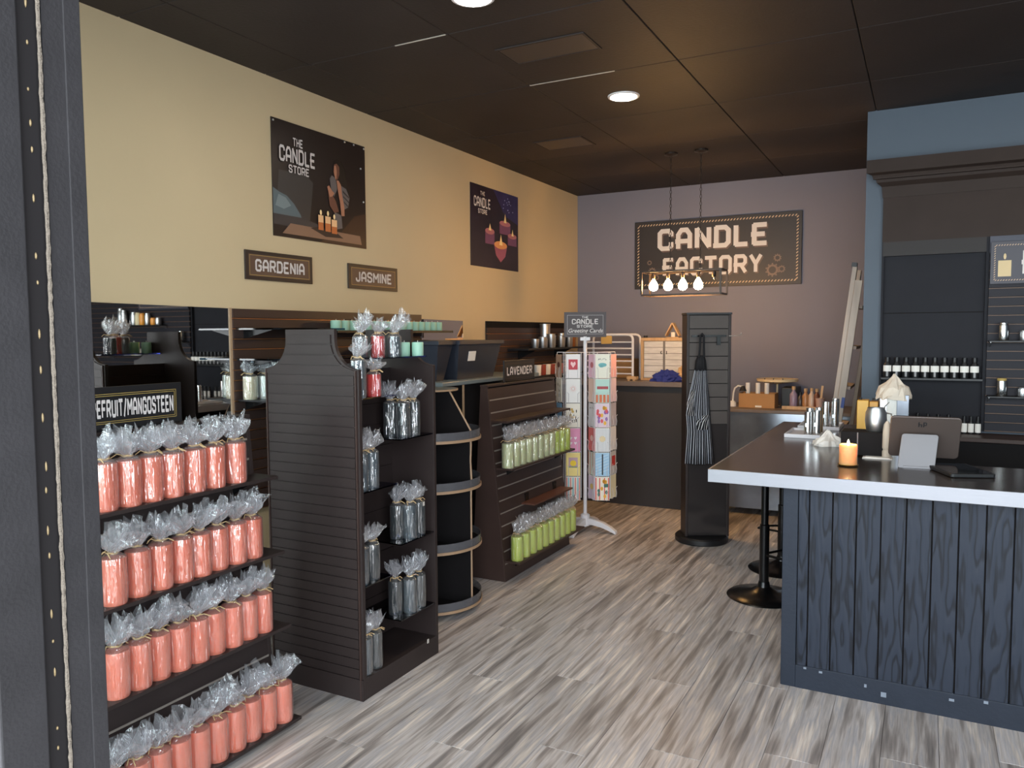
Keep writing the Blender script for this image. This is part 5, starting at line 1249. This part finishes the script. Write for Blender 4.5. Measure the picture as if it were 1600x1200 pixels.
# crumpled paper towel
rg = random.Random(21); vs = []; fs = []; n = 22
for k, (q, z) in enumerate(((1.0, 0), (1.02, .010), (.84, .026), (.55, .040), (.26, .058), (.07, .072))):
    for i in range(n):
        a = 2*pi*i/n; p = q*(1 + .22*sin(3*a+1) + rg.uniform(-.12, .12)); vs.append((-.415 + .072*p*cos(a), 4.10 + .060*p*sin(a), ZI + max(0, z + rg.uniform(-.006, .006)*(k > 0))))
for k in range(5):
    for i in range(n): fs.append((k*n+i, k*n+(i+1) % n, (k+1)*n+(i+1) % n, (k+1)*n+i))
fs.append(tuple(5*n+i for i in range(n)))
pt_ = thing('paper_towel', 'crumpled white paper towel in front of the silver moulds', 'paper towel', (-.415, 4.10, ZI)); B().add(vs, fs).build('folds', m_paper, pt_)
fp = thing('flat_papers', 'thin white papers lying beside the black box', 'paper', (-.16, 3.78, ZI)); B().box(-.235, -.115, 3.745, 3.80, ZI, ZI+.003).build('sheet', m_paper, fp); B().box(-.225, -.125, 3.75, 3.795, ZI+.003, ZI+.006).build('sheet', m_paper, fp)

# ================================================================== HUTCH ON THE BLUE WALL
hu = thing('display_hutch', 'dark built-in hutch with crown moulding on the blue wall', 'hutch', (.7, PY-.05, 0))
m_hut = mat('hutch_brown', (56, 46, 42), .55, spec=.12, var=.06); m_hutin = mat('hutch_inner', (38, 38, 43), .6, spec=.12, var=.05)
HX0, HX1 = -.240, 1.90; yf = PY - .030
cp = [(PY-.004, 2.236), (yf-.004, 2.236), (yf-.010, 2.300), (yf-.038, 2.322), (yf-.042, 2.338), (yf-.058, 2.340), (yf-.058, 2.348), (yf-.064, 2.362), (yf-.092, 2.372), (yf-.092, 2.446), (PY-.004, 2.446)]
n = len(cp); b = B()      # the left end is mitred back to the wall
b.add([(HX0 - max(0, yf-p[0])*.95, p[0], p[1]) for p in cp] + [(HX1, p[0], p[1]) for p in cp], [tuple(range(n)), tuple(range(n, 2*n))[::-1]] + [(i, n+i, n+(i+1) % n, (i+1) % n) for i in range(n)])
b.build('crown_moulding', m_hut, hu)
B().box(HX0, HX1, yf, PY-.002, 1.978, 2.236).build('header', m_hut, hu)
B().box(HX0+.004, .288, yf-.004, PY-.006, 1.895, 1.978).build('valance', mat('valance_grey', (58, 55, 55), .55, spec=.15), hu)
B().box(HX0, HX0+.012, yf-.002, PY-.002, .885, 1.978).build('side_panel', m_hutin, hu)
B().box(.288, .304, yf-.004, PY-.002, .885, 1.978).build('side_panel', m_hutin, hu)
B().box(HX0+.012, .288, PY-.006, PY-.002, .885, 1.90).build('back_panel', m_hutin, hu)
B().box(HX0+.012, .288, yf-.06, PY-.006, 1.171, 1.183).build('shelf', m_black, hu, bevel=.001)
B().box(HX0+.012, .288, PY-.0068, PY-.006, 1.558, 1.563).build('panel_seam', m_blackmat, hu)
lc = thing('hutch_cabinet', 'dark lower cabinet with brown ledge under the hutch', 'cabinet', (.8, PY-.15, 0))
B().box(.03, 1.90, PY-.26, PY-.002, 0, .850).build('body', m_blackmat, lc); B().box(.03, 1.90, PY-.28, PY-.002, .850, .872).build('ledge', m_brown2, lc, bevel=.002)
B().box(HX0, .03, PY-.035, PY-.002, 0, .85).build('end_panel', m_blackmat, lc); B().box(HX0, .03, PY-.040, PY-.002, .85, .872).build('ledge', m_brown2, lc)
def bottle(x, y, z, h, r, label, group, refl=True):
    t = thing('fragrance_bottle', label, 'bottle', (x, y, z), 0, group)
    B().lathe([(r*.95, 0), (r, .003), (r, h*.62), (r*.55, h*.74), (r*.5, h*.80)], (x, y, z), 14).build('body', m_black, t, smooth=True)
    B().lathe([(r*.62, 0), (r*.62, h*.2), (0, h*.2)], (x, y, z+h*.80), 12).build('cap', m_black, t, smooth=True)
    b = B(); a0, a1 = -pi/2-1.2, -pi/2+1.2
    b.lathe([(r+.0006, h*.30 if refl else h*.1), (r+.0006, h*.60)], (x, y, z), 12, a0, a1); b.build('label_band', m_paper, t, smooth=True)
    if refl: B().lathe([(r+.0008, h*.06), (r+.0008, h*.30)], (x, y, z), 3, -pi/2-.22, -pi/2+.22).build('reflection_streak', mat('painted_reflection_grey', (150, 148, 150), .7), t)  # pale streak below the label, a reflection on the bottle painted in
for i in range(10): bottle(-.195 + i*.0492, 5.083, 1.183, .118, .0225, 'black bottle with white label, %s from the left on the hutch shelf' % ORD[i], 'fragrance bottles on the hutch shelf')
for i, x in enumerate((.205, .238, .272)): bottle(x, 5.06, .872, .100, .0150, 'small white-labelled bottle, %s of three right of the register' % ('left', 'middle', 'right')[i], 'small bottles on the hutch ledge', False)
for i in range(7): bottle(-.185 + i*.052, 5.09 if i < 4 else 5.06, .872, .105, .0150, 'small dark bottle behind the register, %s from the left' % ORD[i], 'small bottles on the hutch ledge', False)
# hutch sign
hs_ = thing('candle_sign', 'dark sign with a cream candle and a pale letter above the grey slatwall', 'sign', (.65, yf-.02, 1.712))
B().box(.308, 1.02, yf-.032, yf-.022, 1.712, 1.944).build('board', mat('sign_slate', (58, 56, 66), .5), hs_, bevel=.001)
O = (.308, yf-.032, 1.712); b = B(); rope(b, O, EX, EZ, NY, .020, .692, .020, .212, .0125, .0048, .004); b.build('rope_border', mat('print_tan', (214, 182, 146), .6), hs_)
b = B(); flat(b, O, EX, EZ, NY, rect(.036, .098, .040, .128)); flat(b, O, EX, EZ, NY, disc(.067, .150, .007, .017, 8)); b.build('candle_print', mat('print_wax', (214, 190, 146), .6), hs_)
b = B(); text(b, 'F', O, EX, EZ, NY, .150, .045, .140, .085); b.build('lettering', m_text, hs_)
B().box(.304, 1.90, yf-.012, yf, 1.885, 1.978).build('slat_top_rail', mat('rail_navy', (48, 50, 66), .5), hu)

# candles on bracket shelves of the grey slatwall (the right part is seen in the mirror)
def bracket(x0, x1, z, label):
    t = thing('bracket_shelf', label, 'shelf', ((x0+x1)/2, 5.05, z-.008), 0, 'bracket shelves on the grey slatwall')
    B().box(x0, x1, 5.005, 5.090, z-.008, z).build('board', m_black, t, bevel=.001)
    for q in (x0+.006, x1-.012): B().prism([(5.090, z-.035), (5.086, z-.035), (5.015, z-.010), (5.015, z-.008), (5.090, z-.008)], 'x', q, q+.004).build('bracket', m_steel, t)
bracket(.31, .60, 1.398, 'black bracket shelf with silver jars at the right edge of the photo')
bracket(.31, .60, 1.092, 'black bracket shelf with a silver candle low at the right edge of the photo')
bracket(.62, 1.38, 1.560, 'long upper bracket shelf of silver and amber candles, seen mirrored')
bracket(.66, 1.45, 1.262, 'long middle bracket shelf of white jars, seen mirrored')
bracket(.66, 1.70, .985, 'long lower bracket shelf of assorted candles, seen mirrored')
def jar(x, z, r, h, label, m, lid=None, name='candle_jar'):
    t = thing(name, label, 'candle jar', (x, 5.05, z), 0, 'jars on the grey slatwall')
    B().lathe([(r*.92, 0), (r, .004), (r*1.05, h*.5), (r, h*.86), (r*.8, h*.9), (0, h*.9)], (x, 5.05, z), 18).build('body', m, t, smooth=True)
    B().lathe([(r*.82, 0), (r*.86, .003), (r*.8, h*.12), (0, h*.14)], (x, 5.05, z+h*.89), 18).build('lid', lid or m, t, smooth=True)
jar(.378, 1.398, .026, .098, 'round polished silver jar on the upper right bracket', m_chrome)
jar(.475, 1.398, .024, .055, 'small silver jar cut by the right edge, upper bracket', m_steel)
jar(.378, 1.092, .027, .098, 'white and gold candle jar on the lower right bracket', m_chrome, m_gold)
jar(.475, 1.092, .024, .050, 'small silver jar cut by the right edge, lower bracket', m_steel)
m_amber = mat('amber_jar', (240, 160, 60), .3)
for i, (x, h, m_, nm) in enumerate(((1.25, .165, m_steel, 'silver'), (1.20, .150, m_steel, 'silver'), (1.05, .127, m_steel, 'silver'), (.985, .12, w_cream, 'cream'), (.92, .113, m_amber, 'amber'), (.845, .113, m_steel, 'silver'), (.76, .068, m_amber, 'amber'), (.69, .068, m_steel, 'silver'))):
    jar(x, 1.560, .028, h, '%s candle, %s from the right on the upper mirrored shelf' % (nm, ORD[i]), m_)
for i, (x, h, m_) in enumerate(((1.32, .11, w_cream), (1.17, .05, m_paper), (1.06, .075, w_cream), (1.00, .065, m_paper), (.84, .05, w_cream), (.75, .058, m_paper))):
    jar(x, 1.262, .036, h, 'cream jar, %s from the right on the middle mirrored shelf' % ORD[i], m_)
for i, (x, h, m_) in enumerate(((1.62, .12, w_cream), (1.55, .09, m_card), (1.42, .08, m_steel), (1.32, .06, m_paper), (1.18, .10, w_cream), (1.04, .09, m_amber), (.90, .05, m_steel), (.78, .06, m_paper))):
    jar(x, .985, .032, h, 'candle, %s from the right on the low mirrored shelf' % ORD[i], m_)
